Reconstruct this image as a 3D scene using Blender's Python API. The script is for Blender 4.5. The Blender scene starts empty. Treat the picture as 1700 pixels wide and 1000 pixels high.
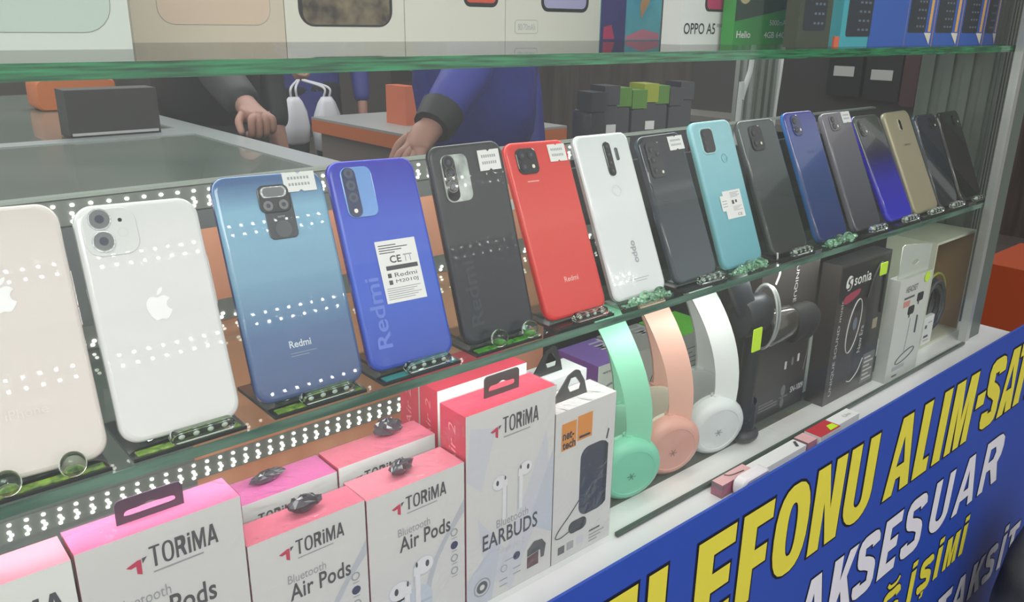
import bpy, bmesh, math, random
from mathutils import Vector, Matrix
random.seed(7)
R = math.radians
SC = bpy.context.scene
COL = SC.collection

# ------------------------------------------------------------------ camera, world, lights, exposure
cam_d = bpy.data.cameras.new('camera'); cam = bpy.data.objects.new('camera', cam_d); COL.objects.link(cam)
yaw, pit, rol = 0.7148, 0.3252, 0.0133
cy, sy, cp, sp = math.cos(yaw), math.sin(yaw), math.cos(pit), math.sin(pit)
fwd = Vector((sy*cp, cy*cp, -sp)); rgt = Vector((cy, -sy, 0)); upv = rgt.cross(fwd)
cr, sr = math.cos(rol), math.sin(rol)
r2, u2 = cr*rgt + sr*upv, -sr*rgt + cr*upv
cam.matrix_world = Matrix(((r2.x, u2.x, -fwd.x, 0), (r2.y, u2.y, -fwd.y, 0), (r2.z, u2.z, -fwd.z, 0), (0, 0, 0, 1)))
cam_d.sensor_width = 36; cam_d.lens = 36*1369.5/1700; cam_d.clip_start = .02
SC.camera = cam
W = bpy.data.worlds.new('hall_light'); SC.world = W; W.use_nodes = True
W.node_tree.nodes['Background'].inputs[0].default_value = (1.0, .985, .985, 1)
W.node_tree.nodes['Background'].inputs[1].default_value = .74
SC.view_settings.view_transform = 'Standard'; SC.view_settings.look = 'None'
SC.view_settings.gamma = 1; SC.view_settings.use_curve_mapping = False
SC.view_settings.exposure = 0.0
SHB_L = -.2668
def area(name, loc, target, sx, sy_, power, col=(1, 1, 1)):
    l = bpy.data.lights.new(name, 'AREA'); l.shape = 'RECTANGLE'; l.size = sx; l.size_y = sy_; l.energy = power; l.color = col
    o = bpy.data.objects.new(name, l); COL.objects.link(o); o.location = loc
    o.rotation_euler = (Vector(target)-Vector(loc)).to_track_quat('-Z', 'Y').to_euler(); return o
area('hall_ceiling_lamp', (-.9, -1.7, 1.9), (.4, .5, -.3), 2.0, 1.2, 54, (1, .975, .97))
area('phone_bay_fill', (.40, .60, -.036), (.40, .66, -.5), 1.6, .03, 1.2, (1, .98, .96))  # added fill light, brightens the back panel and the phones
area('under_shelf_fill', (.4, .492, SHB_L), (.4, .66, -.50), 1.6, .012, 1.1, (1, .98, .96))  # added fill light for the dark space below the middle shelf
area('shop_ceiling_lamp', (1.2, 3.2, 1.6), (1.2, 2.6, -1.3), 2.2, 1.5, 28)

# ------------------------------------------------------------------ materials
def lin(c): return tuple((x/12.92 if x <= .04045 else ((x+.055)/1.055)**2.4) for x in [v/255 for v in c[:3]]) + (1,)
MATS = {}
def mat(name, col=(200, 200, 200), rough=.5, metal=0, emit=0, spec=.5, bump=None, coat=0):
    if name in MATS: return MATS[name]
    m = bpy.data.materials.new(name); m.use_nodes = True; b = m.node_tree.nodes['Principled BSDF']
    b.inputs['Base Color'].default_value = lin(col); b.inputs['Roughness'].default_value = rough; b.inputs['Metallic'].default_value = metal
    b.inputs['Specular IOR Level'].default_value = spec; b.inputs['Coat Weight'].default_value = coat; b.inputs['Coat Roughness'].default_value = .008
    if emit:
        b.inputs['Emission Color'].default_value = lin(col); b.inputs['Emission Strength'].default_value = emit
    if bump:
        n = m.node_tree.nodes.new('ShaderNodeTexNoise'); n.inputs['Scale'].default_value = bump[0]; n.inputs['Detail'].default_value = 4
        bp = m.node_tree.nodes.new('ShaderNodeBump'); bp.inputs['Strength'].default_value = bump[1]; bp.inputs['Distance'].default_value = bump[2]
        t = m.node_tree.nodes.new('ShaderNodeTexCoord')
        m.node_tree.links.new(t.outputs['Object'], n.inputs['Vector'])
        m.node_tree.links.new(n.outputs['Fac'], bp.inputs['Height']); m.node_tree.links.new(bp.outputs['Normal'], b.inputs['Normal'])
    MATS[name] = m; return m
def noisy(name, c1, c2, scale, rough=.5, stretch=(1, 1, 1), **kw):
    """two colours of one material mixed by noise (marbling, wood grain, weave)"""
    m = mat(name, c1, rough, **kw); nt = m.node_tree; b = nt.nodes['Principled BSDF']
    t = nt.nodes.new('ShaderNodeTexCoord'); mp = nt.nodes.new('ShaderNodeMapping'); mp.inputs['Scale'].default_value = stretch
    n = nt.nodes.new('ShaderNodeTexNoise'); n.inputs['Scale'].default_value = scale; n.inputs['Detail'].default_value = 5
    r = nt.nodes.new('ShaderNodeValToRGB'); r.color_ramp.elements[0].color = lin(c1); r.color_ramp.elements[1].color = lin(c2)
    r.color_ramp.elements[0].position = .35; r.color_ramp.elements[1].position = .65
    L = nt.links.new
    L(t.outputs['Object'], mp.inputs[0]); L(mp.outputs[0], n.inputs['Vector']); L(n.outputs['Fac'], r.inputs[0]); L(r.outputs[0], b.inputs['Base Color'])
    return m
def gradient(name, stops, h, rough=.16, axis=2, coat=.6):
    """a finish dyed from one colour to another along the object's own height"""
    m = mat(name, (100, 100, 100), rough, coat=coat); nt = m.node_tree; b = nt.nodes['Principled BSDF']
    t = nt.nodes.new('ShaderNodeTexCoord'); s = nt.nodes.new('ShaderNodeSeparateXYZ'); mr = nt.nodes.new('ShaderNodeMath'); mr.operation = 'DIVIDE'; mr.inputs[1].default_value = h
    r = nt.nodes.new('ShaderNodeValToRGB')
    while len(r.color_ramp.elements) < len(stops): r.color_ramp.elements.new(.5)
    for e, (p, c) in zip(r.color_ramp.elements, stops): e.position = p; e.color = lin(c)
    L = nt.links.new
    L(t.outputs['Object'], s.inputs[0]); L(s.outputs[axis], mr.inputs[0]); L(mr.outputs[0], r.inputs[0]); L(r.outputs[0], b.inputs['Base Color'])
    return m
def clear(name, tint=(255, 255, 255), veil=0.0, veil_col=(255, 255, 255), refl=1.0, rough=.02, base=.04, bump=None):
    """thin see-through sheet: tinted transmission, mirror reflection that grows with the angle, a thin diffuse veil"""
    if name in MATS: return MATS[name]
    m = bpy.data.materials.new(name); m.use_nodes = True; nt = m.node_tree; nt.nodes.clear(); L = nt.links.new
    out = nt.nodes.new('ShaderNodeOutputMaterial'); tr = nt.nodes.new('ShaderNodeBsdfTransparent'); tr.inputs[0].default_value = lin(tint)
    gl = nt.nodes.new('ShaderNodeBsdfGlossy'); gl.inputs['Roughness'].default_value = rough
    lw = nt.nodes.new('ShaderNodeLayerWeight'); lw.inputs[0].default_value = .5
    p = nt.nodes.new('ShaderNodeMath'); p.operation = 'POWER'; p.inputs[1].default_value = 5
    q = nt.nodes.new('ShaderNodeMath'); q.operation = 'MULTIPLY_ADD'; q.inputs[1].default_value = .9*refl; q.inputs[2].default_value = base*refl
    mx = nt.nodes.new('ShaderNodeMixShader')
    L(lw.outputs['Facing'], p.inputs[0]); L(p.outputs[0], q.inputs[0]); L(q.outputs[0], mx.inputs[0]); L(tr.outputs[0], mx.inputs[1]); L(gl.outputs[0], mx.inputs[2])
    last = mx
    if bump:
        t = nt.nodes.new('ShaderNodeTexCoord'); n = nt.nodes.new('ShaderNodeTexNoise'); n.inputs['Scale'].default_value = bump[0]; n.inputs['Detail'].default_value = 3; n.inputs['Distortion'].default_value = 1.5
        bp = nt.nodes.new('ShaderNodeBump'); bp.inputs['Strength'].default_value = bump[1]; bp.inputs['Distance'].default_value = bump[2]
        L(t.outputs['Object'], n.inputs['Vector']); L(n.outputs['Fac'], bp.inputs['Height']); L(bp.outputs[0], gl.inputs['Normal']); L(bp.outputs[0], lw.inputs['Normal'])
    if veil:
        d = nt.nodes.new('ShaderNodeBsdfDiffuse'); d.inputs[0].default_value = lin(veil_col)
        m2 = nt.nodes.new('ShaderNodeMixShader'); m2.inputs[0].default_value = veil
        L(last.outputs[0], m2.inputs[1]); L(d.outputs[0], m2.inputs[2]); last = m2
    L(last.outputs[0], out.inputs[0]); MATS[name] = m; return m

PAPER = mat('white_card', (226, 228, 224), .45)
INK = mat('grey_ink', (78, 78, 84), .5)
LINK = mat('light_grey_ink', (165, 168, 172), .5)
BLACK = mat('black_plastic', (26, 27, 30), .35)
RED = mat('crimson_ink', (205, 52, 88), .45)
ALU = mat('brushed_aluminium', (150, 156, 150), .38, .55)
STICK = mat('white_sticker', (236, 236, 234), .5)
NEON = mat('neon_sticker', (196, 236, 40), .5)
SHELF = clear('shelf_glass', (236, 245, 240), 0, refl=.9)
EDGE = noisy('green_glass_edge', (6, 66, 40), (40, 140, 88), 34, .12, (.6, 1, 14), coat=.5)
EDGE2 = noisy('grey_green_glass_edge', (52, 88, 74), (100, 136, 120), 40, .15, (.3, 1, 3), coat=.5)
ACRY = clear('clear_acrylic', (226, 238, 232), .02, (220, 255, 230), refl=1.3, base=.06)
BEAD = mat('clear_bead', (240, 250, 240), .0); BEAD.node_tree.nodes['Principled BSDF'].inputs['Transmission Weight'].default_value = 1; BEAD.node_tree.nodes['Principled BSDF'].inputs['IOR'].default_value = 1.42
LIME = noisy('lime_inlay', (48, 92, 30), (150, 190, 60), 160, .2, coat=.6)
DGREEN = noisy('green_crystal_chips', (20, 92, 50), (170, 226, 190), 420, .15, coat=.7)
DBASE = mat('smoked_acrylic', (32, 36, 38), .12, coat=.6)
WRAP = clear('shrink_film', (252, 250, 252), .015, refl=1.2, base=.045, rough=.08, bump=(38, .9, .004))
FOIL = mat('crumpled_film_hang_tab', (62, 58, 66), .22, coat=.7, bump=(120, .8, .002))
SKIN = mat('skin', (170, 128, 112), .55)

# ------------------------------------------------------------------ mesh collector
def rrect(w, h, r, n=6):
    pts = []
    for cx, cz, a0 in ((w/2-r, h/2-r, 0), (-w/2+r, h/2-r, 90), (-w/2+r, -h/2+r, 180), (w/2-r, -h/2+r, 270)):
        for i in range(n+1):
            a = R(a0+90*i/n); pts.append((cx+r*math.cos(a), cz+r*math.sin(a)))
    return pts
class MB:
    def __init__(s): s.v = []; s.f = []; s.fm = []; s.sm = []; s.mats = []
    def mi(s, m):
        if m not in s.mats: s.mats.append(m)
        return s.mats.index(m)
    def add(s, vs, fs, m, smooth=False, M=None):
        o = len(s.v); s.v += [tuple(M @ Vector(v)) if M else tuple(v) for v in vs]; k = s.mi(m)
        for f in fs: s.f.append(tuple(o+i for i in f)); s.fm.append(k); s.sm.append(smooth)
    def box(s, x0, x1, y0, y1, z0, z1, m, ms=None, M=None):
        """ms: dict of side -> material; sides: front(-y) back left right top bottom"""
        vs = [(x, y, z) for x in (x0, x1) for y in (y0, y1) for z in (z0, z1)]
        fs = dict(left=(0, 1, 3, 2), right=(4, 6, 7, 5), front=(0, 4, 5, 1), back=(2, 3, 7, 6), bottom=(0, 2, 6, 4), top=(1, 5, 7, 3))
        o = len(s.v); s.v += [tuple(M @ Vector(v)) if M else v for v in vs]
        for n, f in fs.items():
            s.f.append(tuple(o+i for i in f)); s.fm.append(s.mi((ms or {}).get(n, m))); s.sm.append(False)
        return s
    def slab(s, outline, rings, m, mside=None, M=None, mback=None, capf=True):
        """outline in xz, rings = [(inset, y)...] from front to back; inset scales around the centre by distance"""
        n = len(outline); cx = sum(p[0] for p in outline)/n; cz = sum(p[1] for p in outline)/n
        w = max(p[0] for p in outline)-min(p[0] for p in outline); h = max(p[1] for p in outline)-min(p[1] for p in outline)
        vs = []
        for ins, y in rings:
            for x, z in outline: vs.append((cx+(x-cx)*(1-2*ins/w), y, cz+(z-cz)*(1-2*ins/h)))
        fs = []
        for k in range(len(rings)-1):
            for i in range(n):
                j = (i+1) % n; fs.append((k*n+i, k*n+n+i, k*n+n+j, k*n+j))
        s.add(vs, fs, mside or m, True, M)
        if capf: s.add([vs[i] for i in range(n)], [tuple(range(n))], m, False, M)
        s.add(vs[-n:], [tuple(reversed(range(n)))], mback or m, False, M); return s
    def tube(s, pts, rad, m, n=10, cap=True, M=None, flat=None):
        pts = [Vector(p) for p in pts]; vs = []; fs = []
        up = Vector((0, 0, 1))
        d0 = (pts[1]-pts[0]).normalized()
        if abs(d0.dot(up)) > .9: up = Vector((0, 1, 0))
        a = d0.cross(up).normalized()
        for i, p in enumerate(pts):
            d = (pts[min(i+1, len(pts)-1)]-pts[max(i-1, 0)]).normalized()
            a = (a-d*a.dot(d)).normalized(); b = d.cross(a)
            r = rad[i] if isinstance(rad, (list, tuple)) else rad
            for k in range(n):
                t = 2*math.pi*k/n; vs.append(p+a*(r*math.cos(t))+b*(r*math.sin(t)))
        for i in range(len(pts)-1):
            for k in range(n):
                j = (k+1) % n; fs.append((i*n+k, i*n+j, i*n+n+j, i*n+n+k))
        if cap: fs += [tuple(reversed(range(n))), tuple(range((len(pts)-1)*n, len(pts)*n))]
        s.add(vs, fs, m, True, M); return s
    def ball(s, c, rx, ry, rz, m, nu=16, nv=10, M=None, jit=0):
        vs = [(c[0], c[1], c[2]+rz)]
        for i in range(1, nv):
            t = math.pi*i/nv
            for k in range(nu):
                p = 2*math.pi*k/nu; q = 1+random.uniform(-jit, jit)
                vs.append((c[0]+rx*q*math.sin(t)*math.cos(p), c[1]+ry*q*math.sin(t)*math.sin(p), c[2]+rz*q*math.cos(t)))
        vs.append((c[0], c[1], c[2]-rz)); fs = []
        for k in range(nu): fs.append((0, 1+k, 1+(k+1) % nu))
        for i in range(nv-2):
            for k in range(nu):
                a = 1+i*nu+k; b = 1+i*nu+(k+1) % nu; fs.append((a, a+nu, b+nu, b))
        o = 1+(nv-2)*nu
        for k in range(nu): fs.append((len(vs)-1, o+(k+1) % nu, o+k))
        s.add(vs, fs, m, jit == 0, M); return s
    def disc(s, c, r, m, axis='y', rz=None, n=24, t=0.0, r_in=0, M=None):
        """flat disc / ring (thickness t towards -axis) seen from -y"""
        rz = rz or r; ring = [(math.cos(2*math.pi*i/n), math.sin(2*math.pi*i/n)) for i in range(n)]
        if r_in:
            vs = [(c[0]+a*r, c[1]-t, c[2]+b*rz) for a, b in ring]+[(c[0]+a*r_in, c[1]-t, c[2]+b*r_in*rz/r) for a, b in ring]
            fs = [(i, (i+1) % n, n+(i+1) % n, n+i) for i in range(n)]
            s.add(vs, fs, m, False, M)
        else:
            s.add([(c[0]+a*r, c[1]-t, c[2]+b*rz) for a, b in ring], [tuple(range(n))], m, False, M)
        if t:
            vs = [(c[0]+a*r, c[1]-t, c[2]+b*rz) for a, b in ring]+[(c[0]+a*r, c[1], c[2]+b*rz) for a, b in ring]
            s.add(vs, [(i, n+i, n+(i+1) % n, (i+1) % n) for i in range(n)], m, True, M)
        return s
    def poly(s, pts, m, y=0.0, M=None):
        """flat polygon in xz (counter-clockwise seen from -y)"""
        a = sum(p[0]*q[1]-q[0]*p[1] for p, q in zip(pts, pts[1:]+pts[:1]))
        if a < 0: pts = pts[::-1]
        s.add([(x, y, z) for x, z in pts], [tuple(range(len(pts)))], m, False, M); return s
    def quad(s, a, b, c, d, m, M=None): s.add([a, b, c, d], [(0, 1, 2, 3)], m, False, M); return s
    def rect(s, x0, x1, z0, z1, m, y=0.0, M=None): return s.poly([(x0, z0), (x1, z0), (x1, z1), (x0, z1)], m, y, M)
    def text(s, t, x0, x1, z0, z1, m, y=0.0, bold=0, shear=0, M=None, rot=0, stretch=True, sp=1.0):
        vs, fs = text_mesh(t, bold, shear, sp)
        if not vs: return s
        xs = [v[0] for v in vs]; zs = [v[1] for v in vs]; ax, bx, az, bz = min(xs), max(xs), min(zs), max(zs)
        o = []
        for px, pz in vs:
            u, w = (px-ax)/(bx-ax), (pz-az)/(bz-az)
            if rot == 90: u, w = 1-w, u           # reads upward
            if rot == -90: u, w = w, 1-u          # reads downward
            o.append((x0+u*(x1-x0), y, z0+w*(z1-z0)))
        s.add(o, fs, m, False, M); return s
    def build(s, name, parent=None, sharp=35, label=None):
        me = bpy.data.meshes.new(name); me.from_pydata(s.v, [], s.f)
        for m in s.mats: me.materials.append(m)
        me.polygons.foreach_set('material_index', s.fm); me.polygons.foreach_set('use_smooth', s.sm)
        me.update()
        if any(s.sm): me.set_sharp_from_angle(angle=R(sharp))
        o = bpy.data.objects.new(name, me); COL.objects.link(o)
        if parent: o.parent = parent
        if label: o['label'] = label
        return o
_tc = {}
def text_mesh(t, bold, shear, sp):
    k = (t, bold, shear, sp)
    if k in _tc: return _tc[k]
    c = bpy.data.curves.new('lettering', 'FONT'); c.body = t; c.size = 1; c.resolution_u = 3; c.offset = bold; c.shear = shear; c.space_character = sp
    o = bpy.data.objects.new('lettering', c); COL.objects.link(o); dg = bpy.context.evaluated_depsgraph_get(); dg.update()
    me = bpy.data.meshes.new_from_object(o.evaluated_get(dg))
    vs = [(v.co.x, v.co.y) for v in me.vertices]; fs = []
    for p in me.polygons:
        f = tuple(p.vertices); fs.append(f if p.normal.z > 0 else f[::-1])
    bpy.data.meshes.remove(me); bpy.data.objects.remove(o); bpy.data.curves.remove(c)
    _tc[k] = (vs, fs); return _tc[k]
def plate(outer, holes, y0, y1, m, name, parent=None, bevel=0):
    """upright plate with holes, outline in xz"""
    c = bpy.data.curves.new(name, 'CURVE'); c.dimensions = '2D'; c.fill_mode = 'BOTH'; c.extrude = (y1-y0)/2
    for pts in [outer]+holes:
        sp = c.splines.new('POLY'); sp.points.add(len(pts)-1); sp.use_cyclic_u = True
        for p, q in zip(sp.points, pts): p.co = (q[0], q[1], 0, 1)
    o = bpy.data.objects.new(name, c); COL.objects.link(o); dg = bpy.context.evaluated_depsgraph_get(); dg.update()
    me = bpy.data.meshes.new_from_object(o.evaluated_get(dg)); bpy.data.objects.remove(o); bpy.data.curves.remove(c)
    for v in me.vertices: v.co = Vector((v.co.x, (y0+y1)/2-v.co.z, v.co.y))
    me.materials.clear(); me.materials.append(m); me.name = name
    ob = bpy.data.objects.new(name, me); COL.objects.link(ob)
    if parent: ob.parent = parent
    return ob
def stroke_strip(path, t, ext=0):
    """strip of quads for a thick stroke along a path of (x, z)"""
    L_, R_ = [], []
    if ext:
        p0, p1, p2, p3 = Vector(path[0]), Vector(path[1]), Vector(path[-2]), Vector(path[-1])
        path = [tuple(p0+(p0-p1).normalized()*ext)]+list(path)+[tuple(p3+(p3-p2).normalized()*ext)]
    for i, p in enumerate(path):
        a_, c_ = path[max(i-1, 0)], path[min(i+1, len(path)-1)]; d = Vector((c_[0]-a_[0], c_[1]-a_[1])).normalized()
        L_.append((p[0]-d.y*t/2, p[1]+d.x*t/2)); R_.append((p[0]+d.y*t/2, p[1]-d.x*t/2))
    return L_+R_, [(len(path)+i, len(path)+i+1, i+1, i) for i in range(len(path)-1)]
def oval(cx, cz, rx, rz, n=22, e=.80):
    return [(cx+rx*math.copysign(abs(math.cos(a))**e, math.cos(a)), cz+rz*math.copysign(abs(math.sin(a))**e, math.sin(a))) for a in [2*math.pi*i/n for i in range(n)]]
def glyph(ch, w, h, t):
    """heavy condensed capital as outer loops and holes, lower left at the origin"""
    q = t*.86
    if ch in 'Iİ': return [[(0, 0), (t, 0), (t, h), (0, h)]]+([[(0, h*1.10), (t, h*1.10), (t, h*1.27), (0, h*1.27)]] if ch == 'İ' else []), []
    if ch == '-': return [[(0, h*.42), (w, h*.42), (w, h*.62), (0, h*.62)]], []
    if ch == 'T': return [[(w/2-t/2, 0), (w/2+t/2, 0), (w/2+t/2, h-q), (w, h-q), (w, h), (0, h), (0, h-q), (w/2-t/2, h-q)]], []
    if ch == 'L': return [[(0, 0), (w, 0), (w, q), (t, q), (t, h), (0, h)]], []
    if ch == 'E': return [[(0, 0), (w, 0), (w, q), (t, q), (t, h/2-q/2), (w*.92, h/2-q/2), (w*.92, h/2+q/2), (t, h/2+q/2), (t, h-q), (w, h-q), (w, h), (0, h)]], []
    if ch == 'F': return [[(0, 0), (t, 0), (t, h/2-q*.75), (w*.9, h/2-q*.75), (w*.9, h/2+q*.25), (t, h/2+q*.25), (t, h-q), (w, h-q), (w, h), (0, h)]], []
    if ch == 'N': return [[(0, 0), (t*.92, 0), (t*.92, h*.56), (w-t*.98, 0), (w, 0), (w, h), (w-t*.92, h), (w-t*.92, h*.44), (t*.98, h), (0, h)]], []
    if ch == 'M': return [[(0, 0), (t*.80, 0), (t*.80, h*.66), (w/2-t*.36, 0), (w/2+t*.36, 0), (w-t*.80, h*.66), (w-t*.80, 0), (w, 0), (w, h), (w-t*1.12, h), (w/2, h*.40), (t*1.12, h), (0, h)]], []
    if ch == 'A': return [[(0, 0), (t*.95, 0), (t*1.12, h*.20), (w-t*1.12, h*.20), (w-t*.95, 0), (w, 0), (w/2+t*.56, h), (w/2-t*.56, h)]], [[(w/2-t*.42, h*.37), (w/2+t*.42, h*.37), (w/2, h*.74)]]
    if ch == 'K': return [[(0, 0), (t, 0), (t, h*.28), (t*1.25, h*.40), (w-t*1.02, 0), (w+t*.06, 0), (w*.5+t*.42, h*.58), (w, h), (w-t*1.05, h), (t, h*.60), (t, h), (0, h)]], []
    if ch == 'U':
        n = 10; o_ = [(w/2+w/2*math.cos(a), h*.30+h*.30*math.sin(a)) for a in [math.pi+math.pi*i/n for i in range(n+1)]]; r_ = w/2-t*.95
        i_ = [(w/2+r_*math.cos(a), h*.30+(h*.30-q)*math.sin(a)) for a in [2*math.pi-math.pi*i/n for i in range(n+1)]]
        return [[(0, h)]+o_+[(w, h), (w/2+r_, h)]+i_+[(w/2-r_, h)]], []
    if ch == 'O': return [oval(w/2, h/2, w/2, h/2*1.02)], [oval(w/2, h/2, w/2-t*.95, h/2-q)]
    if ch == 'D': return [[(0, 0), (w*.45, 0), (w*.80, h*.07), (w*.97, h*.25), (w, h*.5), (w*.97, h*.75), (w*.80, h*.93), (w*.45, h), (0, h)]], [[(t, q), (w*.45, q), (w*.55, h*.3), (w*.58, h*.5), (w*.55, h*.7), (w*.45, h-q), (t, h-q)]]
    if ch == 'R': return [[(0, 0), (t*.95, 0), (t*.95, h*.38), (w*.46, h*.38), (w-t*1.02, 0), (w+t*.05, 0), (w*.80, h*.42), (w*.95, h*.54), (w, h*.70), (w*.96, h*.88), (w*.80, h*.98), (w*.6, h), (0, h)]], [[(t*.95, h*.56), (w*.52, h*.57), (w*.60, h*.69), (w*.52, h*.81), (t*.95, h*.82)]]
    if ch in 'SŞ':
        p_ = [(w-t*.36, h*.755), (w*.80, h*.885), (w*.50, h-q*.50), (w*.20, h*.885), (t*.48, h*.74), (w*.24, h*.60), (w*.52, h*.52), (w*.79, h*.41), (w-t*.48, h*.26), (w*.80, h*.115), (w*.48, q*.50), (w*.18, h*.115), (t*.38, h*.26)]
        pp = [(v.x, v.y) for v in smooth_open([(a, b_, 0) for a, b_ in p_], 3)]
        return [('stroke', pp, q*1.06)]+([[(w*.40, -h*.05), (w*.62, -h*.05), (w*.58, -h*.22), (w*.34, -h*.22), (w*.34, -h*.15), (w*.46, -h*.14)]] if ch == 'Ş' else []), []
    if ch == 'Ğ':
        p_ = [(w-t*.45, h*.72), (w*.80, h*.89), (w*.50, h-q*.50), (w*.2, h*.87), (t*.5, h*.5), (w*.2, h*.13), (w*.50, q*.5), (w*.80, h*.13), (w-t*.5, h*.40), (w*.60, h*.42)]
        pp = [(v.x, v.y) for v in smooth_open([(a, b_, 0) for a, b_ in p_], 3)]
        br = [(v.x, v.y) for v in smooth_open([(w*.2, h*1.26, 0), (w*.35, h*1.14, 0), (w*.65, h*1.14, 0), (w*.8, h*1.26, 0)], 3)]
        return [('stroke', pp, q), ('stroke', br, q*.45)], []
def outset(pts, d):
    a = sum(p[0]*q_[1]-q_[0]*p[1] for p, q_ in zip(pts, pts[1:]+pts[:1])); s_ = 1 if a > 0 else -1; out = []; n = len(pts)
    for i in range(n):
        p0, p1, p2 = Vector(pts[i-1]), Vector(pts[i]), Vector(pts[(i+1) % n]); e1, e2 = (p1-p0), (p2-p1)
        if e1.length < 1e-7 or e2.length < 1e-7: continue
        n1, n2 = Vector((e1.y, -e1.x)).normalized()*s_, Vector((e2.y, -e2.x)).normalized()*s_
        m_ = n1+n2; m_ = m_.normalized() if m_.length > 1e-6 else n1; out.append(tuple(p1+m_*d*min(1.7, 1/max(.35, m_.dot(n1)))))
    return out
def fill2d(loops, y, m, name, parent):
    """flat filled lettering; loops nested inside others become holes"""
    c_ = bpy.data.curves.new(name, 'CURVE'); c_.dimensions = '2D'; c_.fill_mode = 'BOTH'
    for pts in loops:
        sp = c_.splines.new('POLY'); sp.points.add(len(pts)-1); sp.use_cyclic_u = True
        for p, q_ in zip(sp.points, pts): p.co = (q_[0], q_[1], 0, 1)
    o = bpy.data.objects.new(name, c_); COL.objects.link(o); dg = bpy.context.evaluated_depsgraph_get(); dg.update()
    me = bpy.data.meshes.new_from_object(o.evaluated_get(dg)); bpy.data.objects.remove(o); bpy.data.curves.remove(c_)
    vs = [(v.co.x, v.co.y) for v in me.vertices]; fs = [tuple(p.vertices) if p.normal.z > 0 else tuple(reversed(p.vertices)) for p in me.polygons]; bpy.data.meshes.remove(me)
    return vs, fs
def put_glyph(mb, ch, ox, oz, w, h, t, m, y, ow=0):
    outer, holes = glyph(ch, w, h, t)
    for lp in outer:
        if lp[0] == 'stroke':
            vs, fs = stroke_strip(lp[1], lp[2]+2*ow, ow)
            n = len(vs)//2; mb.add([(a+ox, y-1.5e-6*(i % n), c_+oz) for i, (a, c_) in enumerate(vs)], fs, m); continue
        hs_ = holes if lp is outer[0] else []
        if ow: lp2 = outset(lp, ow); hs_ = [outset(k, -ow*.8) for k in hs_]
        else: lp2 = lp
        vs, fs = fill2d([lp2]+hs_, 0, m, 'lettering', None); mb.add([(a+ox, y, c_+oz) for a, c_ in vs], fs, m)
def block_text(mb, s_, x0, x1, z0, z1, m, y, t=.26, gap=.16):
    """heavy capitals spread over x0..x1; lower-case i is a short dotted stem"""
    wd = {'I': .34, 'i': .34, 'M': 1.25, 'O': 1.12, 'A': 1.1}; tot = sum(wd.get(c_, 1) for c_ in s_)+gap*(len(s_)-1); k = (x1-x0)/tot; x = x0; h = z1-z0
    for c_ in s_:
        w = wd.get(c_, 1)*k; st = min(t*k, w) if c_ not in 'Ii' else t*k
        put_glyph(mb, 'İ' if c_ == 'i' else c_, x+(w-st)/2 if c_ in 'Ii' else x, z0, w, h*.78 if c_ == 'i' else h, st, m, y); x += w+gap*k
def tag(o, label=None, cat=None, group=None, kind=None):
    if label: o['label'] = label
    if cat: o['category'] = cat
    if group: o['group'] = group
    if kind: o['kind'] = kind
    return o
def thing(name, label, cat, loc=(0, 0, 0), rz=0, group=None):
    o = bpy.data.objects.new(name, None); COL.objects.link(o); o.location = loc; o.rotation_euler = (0, 0, R(rz)); o.empty_display_size = .02
    return tag(o, label, cat, group)
def struct(name, mb, label=None):
    o = mb.build(name); o['kind'] = 'structure'
    if label: o['label'] = label
    return o
def smooth_closed(pts, n=5):
    out = []; N = len(pts)
    for i in range(N):
        p0, p1, p2, p3 = pts[i-1], pts[i], pts[(i+1) % N], pts[(i+2) % N]
        for k in range(n):
            t = k/n
            out.append(tuple(.5*((2*p1[a])+(-p0[a]+p2[a])*t+(2*p0[a]-5*p1[a]+4*p2[a]-p3[a])*t*t+(-p0[a]+3*p1[a]-3*p2[a]+p3[a])*t**3) for a in (0, 1)))
    return out
def smooth_open(pts, n=6):
    P = [Vector(p) for p in pts]; P = [P[0]*2-P[1]]+P+[P[-1]*2-P[-2]]; out = []
    for i in range(1, len(P)-2):
        for k in range(n):
            t = k/n; p0, p1, p2, p3 = P[i-1:i+3]
            out.append(.5*((2*p1)+(p2-p0)*t+(2*p0-5*p1+4*p2-p3)*t*t+(-p0+3*p1-3*p2+p3)*t**3))
    out.append(P[-2]); return out

# ------------------------------------------------------------------ the setting
K = 1.119                                   # scale of everything that stands on the showcase floor
FZ = -.4383*K                               # showcase floor
GZ = -1.30                                  # shop floor
SHT, SHB = -.2585, -.2655                   # middle shelf
UPT, UPB = -.0222, -.0312                   # upper shelf
floor_m = noisy('grey_floor_tile', (92, 88, 86), (112, 108, 104), 3, .35)
struct('floor', MB().box(-3, 6, -3, 9, GZ-.05, GZ, floor_m))
wall_m = noisy('dim_back_wall', (74, 76, 74), (96, 92, 88), 1.2, .7)
struct('wall_back', MB().box(-3, 9, 9, 9.1, GZ, 1.5, wall_m))
struct('wall_right', MB().box(6, 6.1, -3, 9, GZ, 1.5, noisy('dark_brown_wall', (52, 47, 44), (82, 74, 68), 2.5, .6, (1, 4, .4))))

WHITEB = mat('white_laminate', (232, 234, 232), .25, coat=.3)
c = thing('display_counter', 'white laminate showcase base under the tall boxes and behind the blue banner', 'counter', (0, .47, GZ))
MB().box(-.9, 1.513, -.051, .452, 0, FZ-GZ, WHITEB).build('body', c)
stripm = mat('grey_floor_strip', (84, 92, 84), .7)
MB().box(.42*K, 1.40, .037, .064, FZ-GZ, FZ-GZ+.0006, stripm).build('floor_strip', c)  # thin grey strip laid along the showcase floor

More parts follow.
